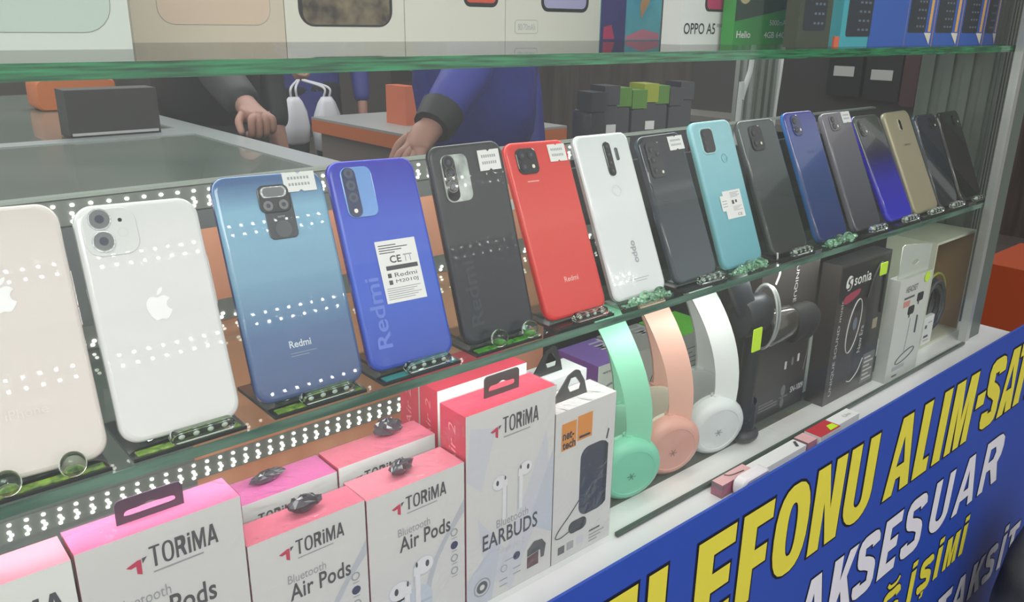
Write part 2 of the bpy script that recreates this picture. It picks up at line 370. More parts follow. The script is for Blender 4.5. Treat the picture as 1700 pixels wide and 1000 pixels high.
# front pane with the dark lower edge
g = thing('window_pane', 'large clear front glass pane standing on the white base with a dark lower edge', 'glass pane', (0, .466, FZ))
PANE = clear('front_glass', (253, 254, 253), .018, (250, 255, 252), refl=.42)  # glass haze put in as a small diffuse white mix
MB().box(-.9, 1.385, 0, .003, .002, .95, PANE).build('glass', g)
MB().box(.4875*K+.003, 1.385, -.0012, .0033, .0012, .0052, mat('dark_glass_edge', (78, 90, 84), .25)).build('lower_edge', g)

# middle and upper shelves
def shelf(name, label, x0, x1, y0, y1, zt, zb, em):
    s = thing(name, label, 'shelf', (x0, y0, zb))
    h = zt-zb
    MB().box(0, x1-x0, .0012, y1-y0, 0, h, SHELF).build('glass_sheet', s)
    MB().box(0, x1-x0, 0, .0012, 0, h, em).build('polished_edge', s)
    return s
shelf('glass_shelf', 'green edged glass shelf carrying the row of phones', -.6, 1.450, .483, .695, SHT, SHB, EDGE2)
shelf('glass_shelf', 'thick glass shelf with bright green edge above the phones', -.6, 1.450, .485, .93, UPT, UPB, EDGE)

# low back panel with glowing dot rows that imitate LED reflections
woodm = noisy('brown_wood_panel', (214, 142, 112), (230, 166, 136), 4, .4, (6, 1, .6))
greym = noisy('grey_panel', (104, 108, 110), (128, 130, 130), 5, .35, (2, 1, 1))
p = thing('back_panel', 'low brown and grey back panel behind the row of phones', 'panel', (0, .70, FZ))
MB().box(-.6, .222, 0, .008, 0, -.133-FZ, greym).build('grey_sheet', p)
MB().box(.222, .66, 0, .008, 0, -.172-FZ, woodm).build('wood_sheet', p)
MB().box(.222, .66, 0, .008, -.172-FZ, -.133-FZ, greym).build('grey_header', p)
MB().box(.66, 1.44, 0, .008, 0, -.165-FZ, mat('dark_panel', (44, 48, 48), .3)).build('dark_sheet', p)
MB().box(-.6, 1.44, -.001, .009, -.133-FZ, -.1305-FZ, mat('pale_trim', (150, 158, 150), .3)).build('top_trim', p)
tapem = mat('masking_tape', (206, 212, 204), .6)
for x0, x1, z in ((.155, .182, -.222), (.295, .325, -.2155), (.59, .615, -.205)):
    t = MB(); t.poly([(x0, z), (x1, z+.004), (x1+.001, z+.016), (x1-.006, z+.017), (x0+.01, z+.0135), (x0-.001, z+.0145)], tapem, 0)
    o = t.build('tape_strip', p); o.location = (0, -.0006, -FZ)
DOTM = mat('dot_glow', (255, 252, 244), .3, emit=7)
def led_reflection_row(label, x0, x1, z, rows, step, y=.70):
    s = thing('led_reflection_row', label, 'light strip', (x0, y, z), group=None)
    MB().box(0, x1-x0, -.0012, -.0003, -.002, .0175, mat('dot_backing', (118, 122, 118), .4)).build('backing_strip', s)
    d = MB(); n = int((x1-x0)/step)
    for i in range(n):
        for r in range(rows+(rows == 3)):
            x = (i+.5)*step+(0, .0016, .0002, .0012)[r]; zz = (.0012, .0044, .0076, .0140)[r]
            d.slab([(x+a, zz+c_) for a, c_ in rrect(.0031, .0024, .0011, 2)], [(0, -.0021), (0, -.0012)], DOTM)
    o = d.build('glow_dots', s); return s
led_reflection_row('upper row of glowing white dots imitating LED reflections along the top of the back panel', -.3, .80, -.152, 3, .0135)
led_reflection_row('middle row of glowing white dots imitating LED reflections where the phone shelf meets the back panel', -.3, .80, -.2555, 2, .0135)
led_reflection_row('lowest row of glowing white dots imitating LED reflections on the brown panel under the phone shelf', -.2, .545, -.405, 3, .0125)

for k, (zz, lab) in enumerate(((.62, 'lowest'), (1.02, 'middle'), (1.50, 'highest'))):  # unseen glowing strips, added to give dot reflections on phone backs
    s_ = thing('reflection_led_strip', lab+' unseen LED strip added for dot reflections on the phones', 'light strip', (-2.0, -2.4, zz), group=None)
    MB().box(0, 6.0, -.03, 0, -.03, .10, mat('dot_backing')).build('channel', s_); d_ = MB(); dm = mat('reflection_led', (255, 253, 248), .3, emit=90)
    for i in range(100):
        for r_ in range(2): d_.box(.03+i*.06, .042+i*.06, 0, .002, .012+r_*.05, .024+r_*.05, dm)
    d_.build('glow_dots', s_)['kind'] = 'stuff'

# ------------------------------------------------------------------ aluminium posts
def ribbed(mb, x0, x1, y0, y1, z0, z1, ribs, m):
    mb.box(x0, x1, y0, y1, z0, z1, m)
    n = ribs
    for i in range(n):
        a = y0+(y1-y0)*(i+.18)/n; b_ = y0+(y1-y0)*(i+.62)/n
        mb.box(x0-.006, x0, a, b_, z0, z1, m)
        a = x0+(x1-x0)*(i+.18)/n; b_ = x0+(x1-x0)*(i+.62)/n
        mb.box(a, b_, y0-.005, y0, z0, z1, m)
po = thing('corner_post', 'ribbed aluminium front corner post at the right end of the showcase', 'post', (1.40, .4725, FZ))
m_ = MB(); ribbed(m_, .060, .11, .05, .17, 0, .95, 4, mat('grey_aluminium', (112, 122, 114), .4, .4)); m_.build('ribbed_profile', po)
MB().box(-.002, .012, -.003, .009, 0, .95, mat('bright_trim_edge', (196, 200, 196), .3, .6)).build('edge_trim', po)
MB().box(.012, .060, .0, .0085, 0, .95, mat('grey_aluminium')).build('front_channel', po)
po = thing('rear_corner_post', 'grey aluminium rear post with a white cable beside it', 'post', (1.434, .94, GZ))
m_ = MB(); ribbed(m_, 0, .07, 0, .05, 0, 1.8, 3, ALU); m_.build('ribbed_profile', po)
WCAB = mat('white_cable', (222, 224, 222), .4)
tag(MB().tube(smooth_open([(1.519, .945, .3), (1.519, .945, -.02), (1.517, .945, -.10), (1.513, .945, -.16), (1.513, .945, -.30), (1.513, .945, GZ+.004)]), .0065, WCAB, 8).build('white_cable'), 'white cable running down the right side of the rear post', 'cable')
tag(MB().tube(smooth_open([(1.421, .945, .02), (1.419, .945, -.07), (1.410, .945, -.10), (1.398, .945, -.135), (1.392, .945, -.2), (1.392, .945, GZ+.004)]), .005, WCAB, 8).build('white_cable'), 'thin white cable curling out left of the rear post', 'cable')

# ------------------------------------------------------------------ phones on acrylic stands
LENS = mat('lens_glass', (14, 15, 18), .06, coat=.6)
LENSG = mat('grey_lens_glass', (112, 116, 118), .1, coat=1)
CHROME = mat('chrome_ring', (200, 204, 206), .2, .9)
FLASH = mat('flash_lens', (240, 236, 214), .2, coat=1)
SCREEN = mat('phone_screen', (8, 8, 10), .08, coat=1)
DISP = MB
def price_sticker(root, W, H, u0, u1, v0, v1, y=-.0006):
    m = MB(); x0, x1, z1, z0 = (u0-.5)*W, (u1-.5)*W, H*(1-v0), H*(1-v1); w = x1-x0; h = z1-z0
    out = [(x0, z0), (x0+w*.42, z0), (x0+w*.5, z0+h*.1), (x0+w*.58, z0), (x1, z0), (x1, z1), (x0+w*.58, z1), (x0+w*.5, z1-h*.1), (x0+w*.42, z1), (x0, z1)]
    m.slab(out, [(0, y-.0002), (0, y+.0004)], STICK)
    for k, (a, b_) in enumerate(((.62, .76), (.30, .44))):
        for i in range(7):
            xa = x0+w*(.14+.1*i); m.rect(xa, xa+w*.065, z0+h*a, z0+h*b_, LINK, y-.0003)
    m.build('price_sticker', root)
APPLE = smooth_closed([(-.02, .60), (-.16, .66), (-.32, .62), (-.44, .46), (-.45, .22), (-.36, -.04), (-.22, -.22), (-.12, -.24), (0, -.20), (.12, -.24), (.24, -.21), (.36, -.06), (.43, .08), (.32, .16), (.27, .30), (.32, .44), (.41, .52), (.30, .63), (.16, .66)], 4)
LEAF = smooth_closed([(-.01, .70), (.02, .84), (.12, .95), (.22, .97), (.20, .85), (.11, .74)], 3)
def phone(label, x, L, H, Wd, roll, cover, frame, r=.0105, group='phones on the middle shelf', front_r=None):
    rt = thing('phone', label, 'phone', group=group)
    rt.matrix_world = Matrix.Translation((x, .497, -.252)) @ Matrix.Rotation(R(-L), 4, 'X') @ Matrix.Rotation(R(roll), 4, 'Y')
    t = .0082
    ol = [(a, b_+H/2) for a, b_ in rrect(Wd, H, r, 8)]
    MB().slab(ol, [(.0030, .0002), (.0014, .0006), (.0005, .0014), (0, .0028)], cover, capf=True).build('back_cover', rt, 60)
    MB().slab(ol, [(0, .0028), (0, .0062), (.0008, .0076), (.002, t)], frame, mback=SCREEN).build('frame', rt, 60)
    b = MB()
    for s_, zz, hh in ((1, .66, .022), (1, .55, .011)):
        b.box(s_*(Wd/2-.0003), s_*(Wd/2+.0007), .0034, .0056, H*zz-hh/2, H*zz+hh/2, frame)
    b.build('side_button', rt)
    return rt
def stand(label, x, L, kind, inlay, base=None, off=0.0):
    s = thing('phone_stand', label, 'stand', (x, .487, SHT), group='acrylic phone stands')
    bm_ = base or DBASE
    # coordinates local to stand; phone corner sits at y = .010, z = .0065
    MB().box(-.036, .036, 0, .062, 0, .0026, bm_).build('base', s)
    MB().box(-.033, .033, .0015, .0085, .0026, .0032, inlay).build('inlay', s)
    c_, sn = math.cos(R(L)), math.sin(R(L)); M = Matrix.Translation((0, .010, .0065)) @ Matrix.Rotation(R(-L), 4, 'X')
    MB().box(-.026, .026, .0094, .0112, -.0005, .105, ACRY, M=M).build('back_rest', s)
    MB().box(-.026, .026, .020, .062, .0026, .0040, ACRY).build('foot_plate', s)
    if kind == 'capsule':
        m = MB(); m.slab([(a+off, b_+.0075) for a, b_ in rrect(.042, .0085, .0042, 5)], [(.001, -.0012), (0, 0), (0, .005), (.001, .006)], BEAD); m.build('lip', s)
        for i in range(4):
            MB().ball((off-.014+i*.0093, .0022, .0075), .0022, .0016, .0016, mat('bright_stud', (232, 244, 236), .1, coat=1), 10, 6).build('stud', s)
    elif kind == 'bead':
        for bx in (-.018, .016):
            m = MB(); m.ball((bx+off, .0022, .0105), .0078, .0068, .0078, BEAD, 16, 10); m.build('bead', s)
            MB().ball((bx+off, .0024, .0075), .0042, .0036, .0026, inlay, 12, 6).build('bead_core', s)
    else:
        m = MB(); rr = random.Random(int(x*1000))
        for i in range(34):
            m.ball((rr.uniform(-.031, .031), rr.uniform(-.001, .0065), rr.uniform(.0038, .0085)), .0035, .003, .0032, DGREEN, 6, 4, jit=.25)
        m.build('crystal_chips', s)
        for bx in (-.010, .012): MB().ball((bx, -.0005, .0100), .0062, .0055, .0062, BEAD, 14, 9).build('bead', s)
    return s
def cam_plate(root, W, H, u0, u1, v0, v1, m, r=.004, t=.0010, side=None, name='camera_module'):
    x0, x1, z1, z0 = (u0-.5)*W, (u1-.5)*W, H*(1-v0), H*(1-v1)
    ol = [(a+(x0+x1)/2, b_+(z0+z1)/2) for a, b_ in rrect(x1-x0, z1-z0, min(r, (x1-x0)/2-1e-4), 6)]
    o = MB().slab(ol, [(.0005, -t), (0, -t+.0003), (0, .0006)], m, side).build(name, root, 50)
    return o
def lens(parent, W, H, u, v, rad, ring=None, m=None, y=-.0010, t=.0008, name='lens'):
    c_ = ((u-.5)*W, y, H*(1-v)); b = MB()
    if ring: b.disc(c_, rad*1.16, ring, t=t*.7)
    b.disc(c_, rad, m or LENS, t=t); b.disc((c_[0], y-t-.0001, c_[2]), rad*.45, mat('lens_core', (52, 56, 74), .05, coat=1))
    b.build(name, parent)
def printed(root, name, fn):
    m = MB(); fn(m); return m.build(name, root)
Y0 = -.0000
# 1 left phone cut by the frame
pw = mat('pale_pink_glass', (224, 215, 210), .16, coat=.7); wf = mat('silver_pink_frame', (206, 198, 196), .25, .4)
p = phone('pale pinkish white phone, leftmost of the row and cut by the frame edge', .0700, 22.4, .1585, .078, 1.7, pw, wf, .012)
WH = mat('mirror_white_logo', (250, 250, 250), .1, coat=1)
printed(p, 'logo', lambda m: (m.poly([(a*.017, .100+b_*.017) for a, b_ in APPLE], WH, -.0002), m.poly([(a*.017, .100+b_*.017) for a, b_ in LEAF], WH, -.0002)))
printed(p, 'printed_text', lambda m: m.text('iPhone', -.011, .011, .034, .0395, mat('pale_print', (232, 220, 216), .4), -.0002))
o = cam_plate(p, .078, .1585, .08, .48, .04, .16, pw, .01); lens(o, .078, .1585, .18, .09, .006, CHROME, LENSG); lens(o, .078, .1585, .36, .09, .006, CHROME, LENSG)
stand('green beaded stand under the leftmost phone', .0700, 22.4, 'bead', LIME)
# 2 white phone
wh = mat('white_glass', (224, 224, 224), .16, coat=.7); wfr = mat('white_frame', (204, 208, 208), .25, .3)
p = phone('white phone with silver fruit-shaped logo and two round camera lenses', .1546, 22.4, .1518, .0764, 1.7, wh, wfr, .012)
printed(p, 'logo', lambda m: (m.poly([(a*.0172+.0005, .0775+b_*.0172) for a, b_ in APPLE], WH, -.0002), m.poly([(a*.0172+.0005, .0775+b_*.0172) for a, b_ in LEAF], WH, -.0002)))
o = cam_plate(p, .0764, .1518, .05, .47, .02, .22, mat('white_bump', (218, 221, 219), .12, coat=.5), .009, .0006)
lens(o, .0764, .1518, .185, .065, .0060, CHROME, LENSG, -.0006, .0012); lens(o, .0764, .1518, .185, .158, .0060, CHROME, LENSG, -.0006, .0012)
MB().disc((-.012, -.0007, .1405), .0013, LENS).build('microphone', o); MB().disc((-.0115, -.0007, .1325), .0034, mat('pale_flash', (214, 214, 206), .2), r_in=.0024).build('flash', o)
stand('stand with clear capsule under the white phone with two round lenses', .1546, 22.4, 'capsule', LIME, off=.008)
# 3 light blue gradient phone
g3 = gradient('aqua_blue_finish', [(0, (62, 82, 128)), (.28, (78, 108, 152)), (.55, (120, 164, 190)), (.84, (128, 178, 206)), (.97, (66, 100, 150))], .160)
p = phone('light blue gradient phone with central camera block and lower grey sensor plate', .2466, 22, .1601, .0832, 1.6, g3, mat('deep_blue_frame', (62, 76, 148), .2, .3))
W_, H_ = .0832, .1601
gm = mat('gunmetal_plate', (66, 70, 76), .25, coat=.4)
o = cam_plate(p, W_, H_, .40, .665, .075, .30, gm, .004, .0006, name='sensor_plate')
MB().disc(((.535-.5)*W_, -.0008, H_*(1-.255)), .0062, mat('sensor_disc', (84, 88, 92), .3)).build('fingerprint_sensor', o)
MB().text('48MP', (.50-.5)*W_, (.57-.5)*W_, H_*(1-.205), H_*(1-.195), LINK, -.0008).build('printed_text', o)
o = cam_plate(p, W_, H_, .365, .645, .055, .18, mat('dark_gunmetal', (44, 46, 52), .2, coat=.5), .005, .0016)
m = MB(); cx_, cz_ = (.505-.5)*W_, H_*(1-.088)
for a0, w0 in ((.0195, CHROME), (.0165, LENSG)): m.slab([(a+cx_, b_+cz_) for a, b_ in rrect(a0, a0*.40, a0*.19, 6)], [(0, -.0018-(.0001 if w0 is LENSG else 0)), (0, -.0015)], w0)
m.build('lens_ring', o)
lens(o, W_, H_, .435, .148, .0036, None, LENSG, -.0016, .0003); lens(o, W_, H_, .575, .148, .0036, None, LENSG, -.0016, .0003)
price_sticker(p, W_, H_, .62, .92, .005, .095)
printed(p, 'printed_text', lambda m: (m.text('Redmi', (.36-.5)*W_, (.56-.5)*W_, H_*.215, H_*.247, mat('silver_print', (204, 214, 222), .3), -.0002, .02), m.rect(-.012, .008, H_*.19, H_*.1915, LINK, -.0002), m.rect(-.012, .002, H_*.178, H_*.1795, LINK, -.0002)))
stand('stand with clear capsule under the light blue gradient phone', .2466, 22, 'capsule', LIME, off=.006)
# 4 royal blue
g4 = gradient('royal_blue_finish', [(0, (44, 74, 176)), (.35, (58, 96, 204)), (.7, (66, 92, 204)), (1, (54, 52, 178))], .163, .28, coat=0)
p = phone('royal blue phone with large white regulatory label and faint vertical lettering', .3332, 22.7, .1631, .0771, 1.7, g4, mat('violet_frame', (62, 52, 176), .25, .2))
W_, H_ = .0771, .1631
o = cam_plate(p, W_, H_, .115, .46, .035, .275, mat('sky_blue_module', (112, 158, 222), .15, coat=.6), .006, .0010)
ol = [(a+(.20-.5)*W_, b_+H_*(1-.155)) for a, b_ in rrect(.0115, .0385, .0055, 6)]
MB().slab(ol, [(0, -.0014), (0, -.0008)], mat('navy_strip', (40, 50, 92), .15, coat=.6)).build('lens_strip', o)
for v in (.065, .122, .18): lens(o, W_, H_, .20, v, .0040, None, mat('blue_grey_lens', (70, 80, 106), .1, coat=1), -.0014, .0004)
MB().disc(((.20-.5)*W_, -.0015, H_*(1-.243)), .0017, FLASH).build('flash', o)
VB = mat('pale_blue_print', (104, 126, 214), .4)
printed(p, 'lettering', lambda m: m.text('Redmi', (.12-.5)*W_, (.285-.5)*W_, H_*.10, H_*.435, VB, -.0002, .015, rot=90))
def reg(m):
    x0, x1, z0, z1 = (.325-.5)*W_, (.80-.5)*W_, H_*.30, H_*.60; w = x1-x0; h = z1-z0
    m.rect(x0, x1, z0, z1, STICK, -.0004); y = -.0005
    f = lambda u: x0+w*u; q = lambda v: z1-h*v
    for i, (a, b_) in enumerate(((.06, .5), (.06, .78), (.06, .62), (.06, .44))): m.rect(f(a), f(b_), q(.085+i*.04), q(.07+i*.04), INK, y)
    m.text('CE', f(.28), f(.56), q(.37), q(.25), INK, y, .02)
    m.rect(f(.66), f(.68), q(.37), q(.25), LINK, y); m.rect(f(.78), f(.80), q(.37), q(.25), LINK, y); m.rect(f(.62), f(.84), q(.27), q(.25), LINK, y)
    m.rect(f(.15), f(.94), q(.48), q(.41), INK, y)
    for k in (0, 1):
        m.rect(f(.15), f(.24), q(.60+k*.11), q(.53+k*.11), INK, y)
        m.text('Redmi' if k == 0 else 'M2010J', f(.32), f(.88), q(.60+k*.11), q(.53+k*.11), INK, y)
    for i in range(6): m.rect(f(.06), f(.9-.09*(i % 3)), q(.775+i*.034), q(.763+i*.034), LINK, y)
printed(p, 'regulatory_label', reg)
stand('stand with clear capsule under the royal blue phone', .3332, 22.7, 'capsule', mat('teal_inlay', (54, 150, 140), .25, coat=.6), off=.006)
# 5 black
p = phone('black phone with mirror lens strip and price sticker, between blue and red phones', .4216, 17.5, .165, .0762, -.3, gradient('carbon_black', [(0, (40, 44, 54)), (1, (48, 50, 54))], .165, .3, coat=.08), mat('dark_frame', (34, 36, 42), .25, .2))
W_, H_ = .0762, .165
o = cam_plate(p, W_, H_, .12, .47, .05, .285, noisy('marbled_mirror', (120, 128, 126), (196, 204, 198), 60, .12, coat=.6), .006, .0012)
MB().slab([(a+(.21-.5)*W_, b_+H_*(1-.165)) for a, b_ in rrect(.0125, .0375, .006, 6)], [(0, -.0016), (0, -.001)], LENS).build('lens_strip', o)
for v in (.085, .14, .205): lens(o, W_, H_, .21, v, .0046, mat('grey_ring', (96, 102, 102), .2, .6), LENS, -.0016, .0006)
price_sticker(p, W_, H_, .63, .93, .045, .15)
printed(p, 'lettering', lambda m: m.text('Redmi', (.12-.5)*W_, (.30-.5)*W_, H_*.09, H_*.42, mat('faint_grey_print', (56, 60, 70), .3), -.0002, .015, rot=90))
stand('green beaded stand under the black phone', .4216, 17.5, 'bead', noisy('green_inlay', (34, 110, 30), (96, 190, 60), 160, .2, coat=.6), off=.008)
# 6 red
p = phone('red phone with square dark camera module and price sticker', .5135, 24.8, .165, .0763, 1.2, gradient('red_finish', [(0, (214, 50, 48)), (.5, (220, 74, 66)), (1, (220, 58, 52))], .165, .28, coat=0), mat('red_frame', (206, 44, 44), .3, .1))
W_, H_ = .0763, .165
o = cam_plate(p, W_, H_, .13, .45, .04, .185, LENS, .006, .0012)
for u, v in ((.22, .08), (.36, .08), (.22, .145)): lens(o, W_, H_, u, v, .0042, mat('black_ring', (50, 52, 54), .2, .4), LENS, -.0012, .0005)
MB().disc(((.36-.5)*W_, -.0013, H_*(1-.145)), .0018, FLASH).build('flash', o)
price_sticker(p, W_, H_, .66, .94, .03, .13)
PINKP = mat('pale_red_print', (240, 178, 172), .4)
printed(p, 'printed_text', lambda m: m.text('Redmi', (.40-.5)*W_, (.63-.5)*W_, H_*.192, H_*.222, PINKP, -.0002, .02))
printed(p, 'camera_lettering', lambda m: m.rect((.22-.5)*W_, (.40-.5)*W_, H_*.77, H_*.776, PINKP, -.0002))
stand('stand with clear capsule under the red phone', .5135, 24.8, 'capsule', DBASE, off=.006)
# 7 white oppo
p = phone('glossy white phone with slim dark vertical camera strip at centre', .6014, 24.4, .165, .076, .4, mat('pearl_white', (226, 230, 232), .08, coat=.7), mat('silver_frame', (188, 194, 200), .25, .4), .009)
W_, H_ = .076, .165
o = cam_plate(p, W_, H_, .475, .60, .055, .265, LENS, .0047, .0013)
for v in (.085, .135, .185, .235): lens(o, W_, H_, .5375, v, .0030, mat('black_ring'), LENS, -.0013, .0004)
cam_plate(p, W_, H_, .675, .735, .095, .175, mat('grey_flash_bar', (70, 74, 80), .2, coat=.5), .002, .0006, name='flash')
printed(p, 'fingerprint_ring', lambda m: m.disc((.002, -.0002, H_*.645), .0058, mat('lilac_print', (206, 206, 222), .3), r_in=.0053))
printed(p, 'printed_text', lambda m: (m.text('oppo', (.50-.5)*W_, (.60-.5)*W_, H_*.20, H_*.335, LINK, -.0002, .02, rot=-90), m.rect(-.012, .016, H_*.105, H_*.109, LINK, -.0002), m.rect(-.004, .012, H_*.09, H_*.094, LINK, -.0002)))
stand('stand of green crystal chips under the glossy white phone', .6014, 24.4, 'chips', DGREEN, ACRY)
# 8 navy
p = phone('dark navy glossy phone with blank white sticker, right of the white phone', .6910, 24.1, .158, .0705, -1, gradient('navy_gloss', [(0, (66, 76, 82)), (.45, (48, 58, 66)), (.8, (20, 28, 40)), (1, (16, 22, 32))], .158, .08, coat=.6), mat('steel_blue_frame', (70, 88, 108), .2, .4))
W_, H_ = .0705, .158
o = cam_plate(p, W_, H_, .10, .42, .05, .29, mat('deep_navy', (12, 16, 26), .06, coat=1), .005, .001)
for u, v in ((.2, .1), (.2, .17), (.2, .24), (.33, .13)): lens(o, W_, H_, u, v, .0036, None, LENS, -.001, .0004)
MB().disc(((.34-.5)*W_, -.0012, H_*(1-.255)), .0016, FLASH).build('flash', o)
price_sticker(p, W_, H_, .64, .98, .03, .125)
stand('stand with clear capsule under the dark navy phone', .6910, 24.1, 'capsule', DBASE, off=.010)
# 9 teal
p = phone('pale turquoise phone with white label and faint ring logo', .7743, 22.7, .1653, .0738, -.2, gradient('turquoise_finish', [(0, (104, 168, 182)), (.5, (124, 186, 198)), (1, (154, 206, 216))], .165, .25, coat=.1), mat('aqua_frame', (128, 200, 206), .25, .1))
W_, H_ = .0738, .1653
o = cam_plate(p, W_, H_, .15, .47, .045, .225, mat('aqua_rim', (170, 220, 222), .2, .2), .006, .0010)
o2 = MB().slab([(a+(.31-.5)*W_, b_+H_*(1-.135)) for a, b_ in rrect(.0205, .0265, .005, 6)], [(0, -.0014), (0, -.0008)], LENS).build('lens_window', o)
for u, v in ((.24, .09), (.24, .145), (.24, .19)): lens(o, W_, H_, u, v, .0032, mat('black_ring'), LENS, -.0014, .0004)
printed(p, 'ring_logo', lambda m: (m.disc((.009, -.0002, H_*.735), .0052, mat('teal_print', (98, 172, 184), .3), r_in=.0042), m.rect(.0088, .0135, H_*.725, H_*.73, MATS['teal_print'], -.0002)))
def reg2(m):
    x0, x1, z0, z1 = (.27-.5)*W_, (.80-.5)*W_, H_*.325, H_*.515; w = x1-x0; h = z1-z0
    m.rect(x0+.006, x1, z0, z1, STICK, -.0004); m.rect(x0, x0+.016, z0+h*.30, z0+h*.85, STICK, -.0005)
    f = lambda u: x0+w*u; q = lambda v: z1-h*v; y = -.0006
    for i in range(4): m.rect(f(.48), f(.92-.1*(i % 2)), q(.10+i*.05), q(.08+i*.05), LINK, y)
    m.rect(f(.5), f(.60), q(.50), q(.36), INK, y); m.rect(f(.66), f(.74), q(.46), q(.36), INK, y)
    for i in range(4): m.rect(f(.5), f(.94-.1*(i % 3)), q(.60+i*.045), q(.585+i*.045), LINK, y)
    m.text('CE', f(.66), f(.86), q(.94), q(.84), INK, y)
    for i in range(3): m.rect(f(.06), f(.28), q(.36+i*.1), q(.335+i*.1), LINK, y)
printed(p, 'regulatory_label', reg2)
stand('stand of green crystal chips under the turquoise phone', .7743, 22.7, 'chips', DGREEN, ACRY)
# 10 grey black
def dark_phone(label, slabel, x, L, H, Wd, rl, cover, frame, cam_=None, kind='capsule', flash=True, inl=DBASE, base=None, n=2):
    p = phone(label, x, L, H, Wd, rl, cover, frame)
    if cam_:
        u0, u1, v0, v1, m, r_ = cam_
        o = cam_plate(p, Wd, H, u0, u1, v0, v1, m, r_, .0012)
        for i in range(n): lens(o, Wd, H, (u0+u1)/2-.06, v0+(v1-v0)*(.28+.42*i/max(1, n-1)), .0036, mat('black_ring'), LENS, -.0012, .0005)
        if flash: MB().disc((((u0+u1)/2+.07-.5)*Wd, -.0013, H*(1-v1+(v1-v0)*.28)), .0017, FLASH).build('flash', o)
    if slabel: stand(slabel, x, L, kind, inl, base, off=.008)
    return p
dark_phone('dark grey phone with dark rounded camera module, right of the turquoise phone', 'stand with clear capsule under the dark grey phone right of the turquoise one', .8693, 24.7, .1629, .0762, -.3,
           gradient('charcoal_gloss', [(0, (58, 62, 60)), (.5, (52, 62, 62)), (1, (74, 84, 84))], .163, .12, coat=.4), mat('charcoal_frame', (66, 76, 76), .2, .3), (.22, .55, .05, .235, LENS, .007))
# 11 blue mirror
p = dark_phone('bright blue mirror phone with purple top edge, right half of the row', 'stand of green crystal chips under the bright blue mirror phone', .9675, 25.3, .1676, .0718, .1,
           gradient('mirror_blue', [(0, (34, 50, 104)), (.45, (52, 74, 124)), (.8, (66, 84, 150)), (1, (58, 58, 150))], .168, .08, coat=.6), mat('azure_frame', (46, 120, 196), .2, .2), (.16, .44, .03, .19, mat('blue_module', (40, 52, 104), .1, coat=.8), .008), 'chips', inl=DGREEN, base=ACRY)
printed(p, 'printed_text', lambda m: m.text('oooo', -.008, .012, .112, .1155, mat('blue_print', (104, 122, 180), .3), -.0002))
# 12 grey lilac
p = dark_phone('smoky grey phone with white sticker, between bright blue and violet blue phones', 'stand with clear capsule under the smoky grey phone', 1.0569, 25.6, .1618, .0725, -.5,
           gradient('smoky_grey', [(0, (62, 64, 72)), (.5, (92, 94, 102)), (1, (118, 112, 122))], .162, .15, coat=.4), mat('lilac_grey_frame', (140, 136, 148), .2, .3), (.2, .5, .03, .16, mat('grey_module', (104, 98, 106), .15, coat=.6), .006))
price_sticker(p, .0725, .1618, .66, .96, .01, .105)
# 13 violet/black
p = dark_phone('black phone fading to violet blue at its lower right, behind the gold phone', 'stand with clear capsule under the black and violet blue phone', 1.1504, 29, .1557, .0739, .1,
           gradient('violet_fade', [(0, (40, 36, 190)), (.35, (38, 34, 170)), (.62, (26, 24, 70)), (.8, (58, 62, 58)), (1, (70, 74, 68))], .156, .1, coat=.6), mat('violet_blue_frame', (52, 44, 214), .2, .2), (.10, .36, .05, .20, mat('smoke_module', (50, 54, 52), .1, coat=.8), .006), n=2)
# 14 gold
p = phone('champagne gold phone near the right end', 1.2311, 26.9, .1539, .0768, -.6, mat('champagne', (158, 150, 122), .35, .25), mat('champagne_frame', (192, 186, 160), .25, .5), .010)
tag(p, 'champagne gold phone with a single slim camera slot near the right end')
o = cam_plate(p, .0768, .1539, .42, .54, .08, .20, mat('gold_rim', (206, 200, 176), .2, .6), .004, .0008)
MB().slab([(a-.0015, b_+.1539*.86) for a, b_ in rrect(.0055, .0155, .0027, 5)], [(0, -.0012), (0, -.0006)], LENS).build('lens', o)
printed(p, 'printed_text', lambda m: m.text('SAMSUNG', -.008, .012, .1005, .1035, mat('brown_print', (110, 104, 84), .4), -.0002, .02))
stand('stand with clear capsule under the champagne gold phone', 1.2311, 26.9, 'capsule', DBASE, off=.008)
# 15, 16
dark_phone('black navy phone just right of the champagne gold phone', 'stand with clear capsule under the black navy phone by the gold one', 1.3041, 24.5, .1427, .0698, -.4,
           gradient('black_navy', [(0, (22, 26, 34)), (1, (36, 44, 58))], .143, .1, coat=.6), mat('slate_frame', (84, 104, 116), .2, .4), (.62, .86, .05, .17, LENS, .005))
dark_phone('black phone at the right end of the row beside the aluminium post', 'stand with clear capsule under the rightmost black phone', 1.3864, 24.6, .1425, .0771, -1.2,
           mat('piano_black', (20, 21, 21), .08, coat=.6), mat('black_frame', (48, 50, 52), .2, .3), (.62, .86, .05, .17, LENS, .005), 'capsule')

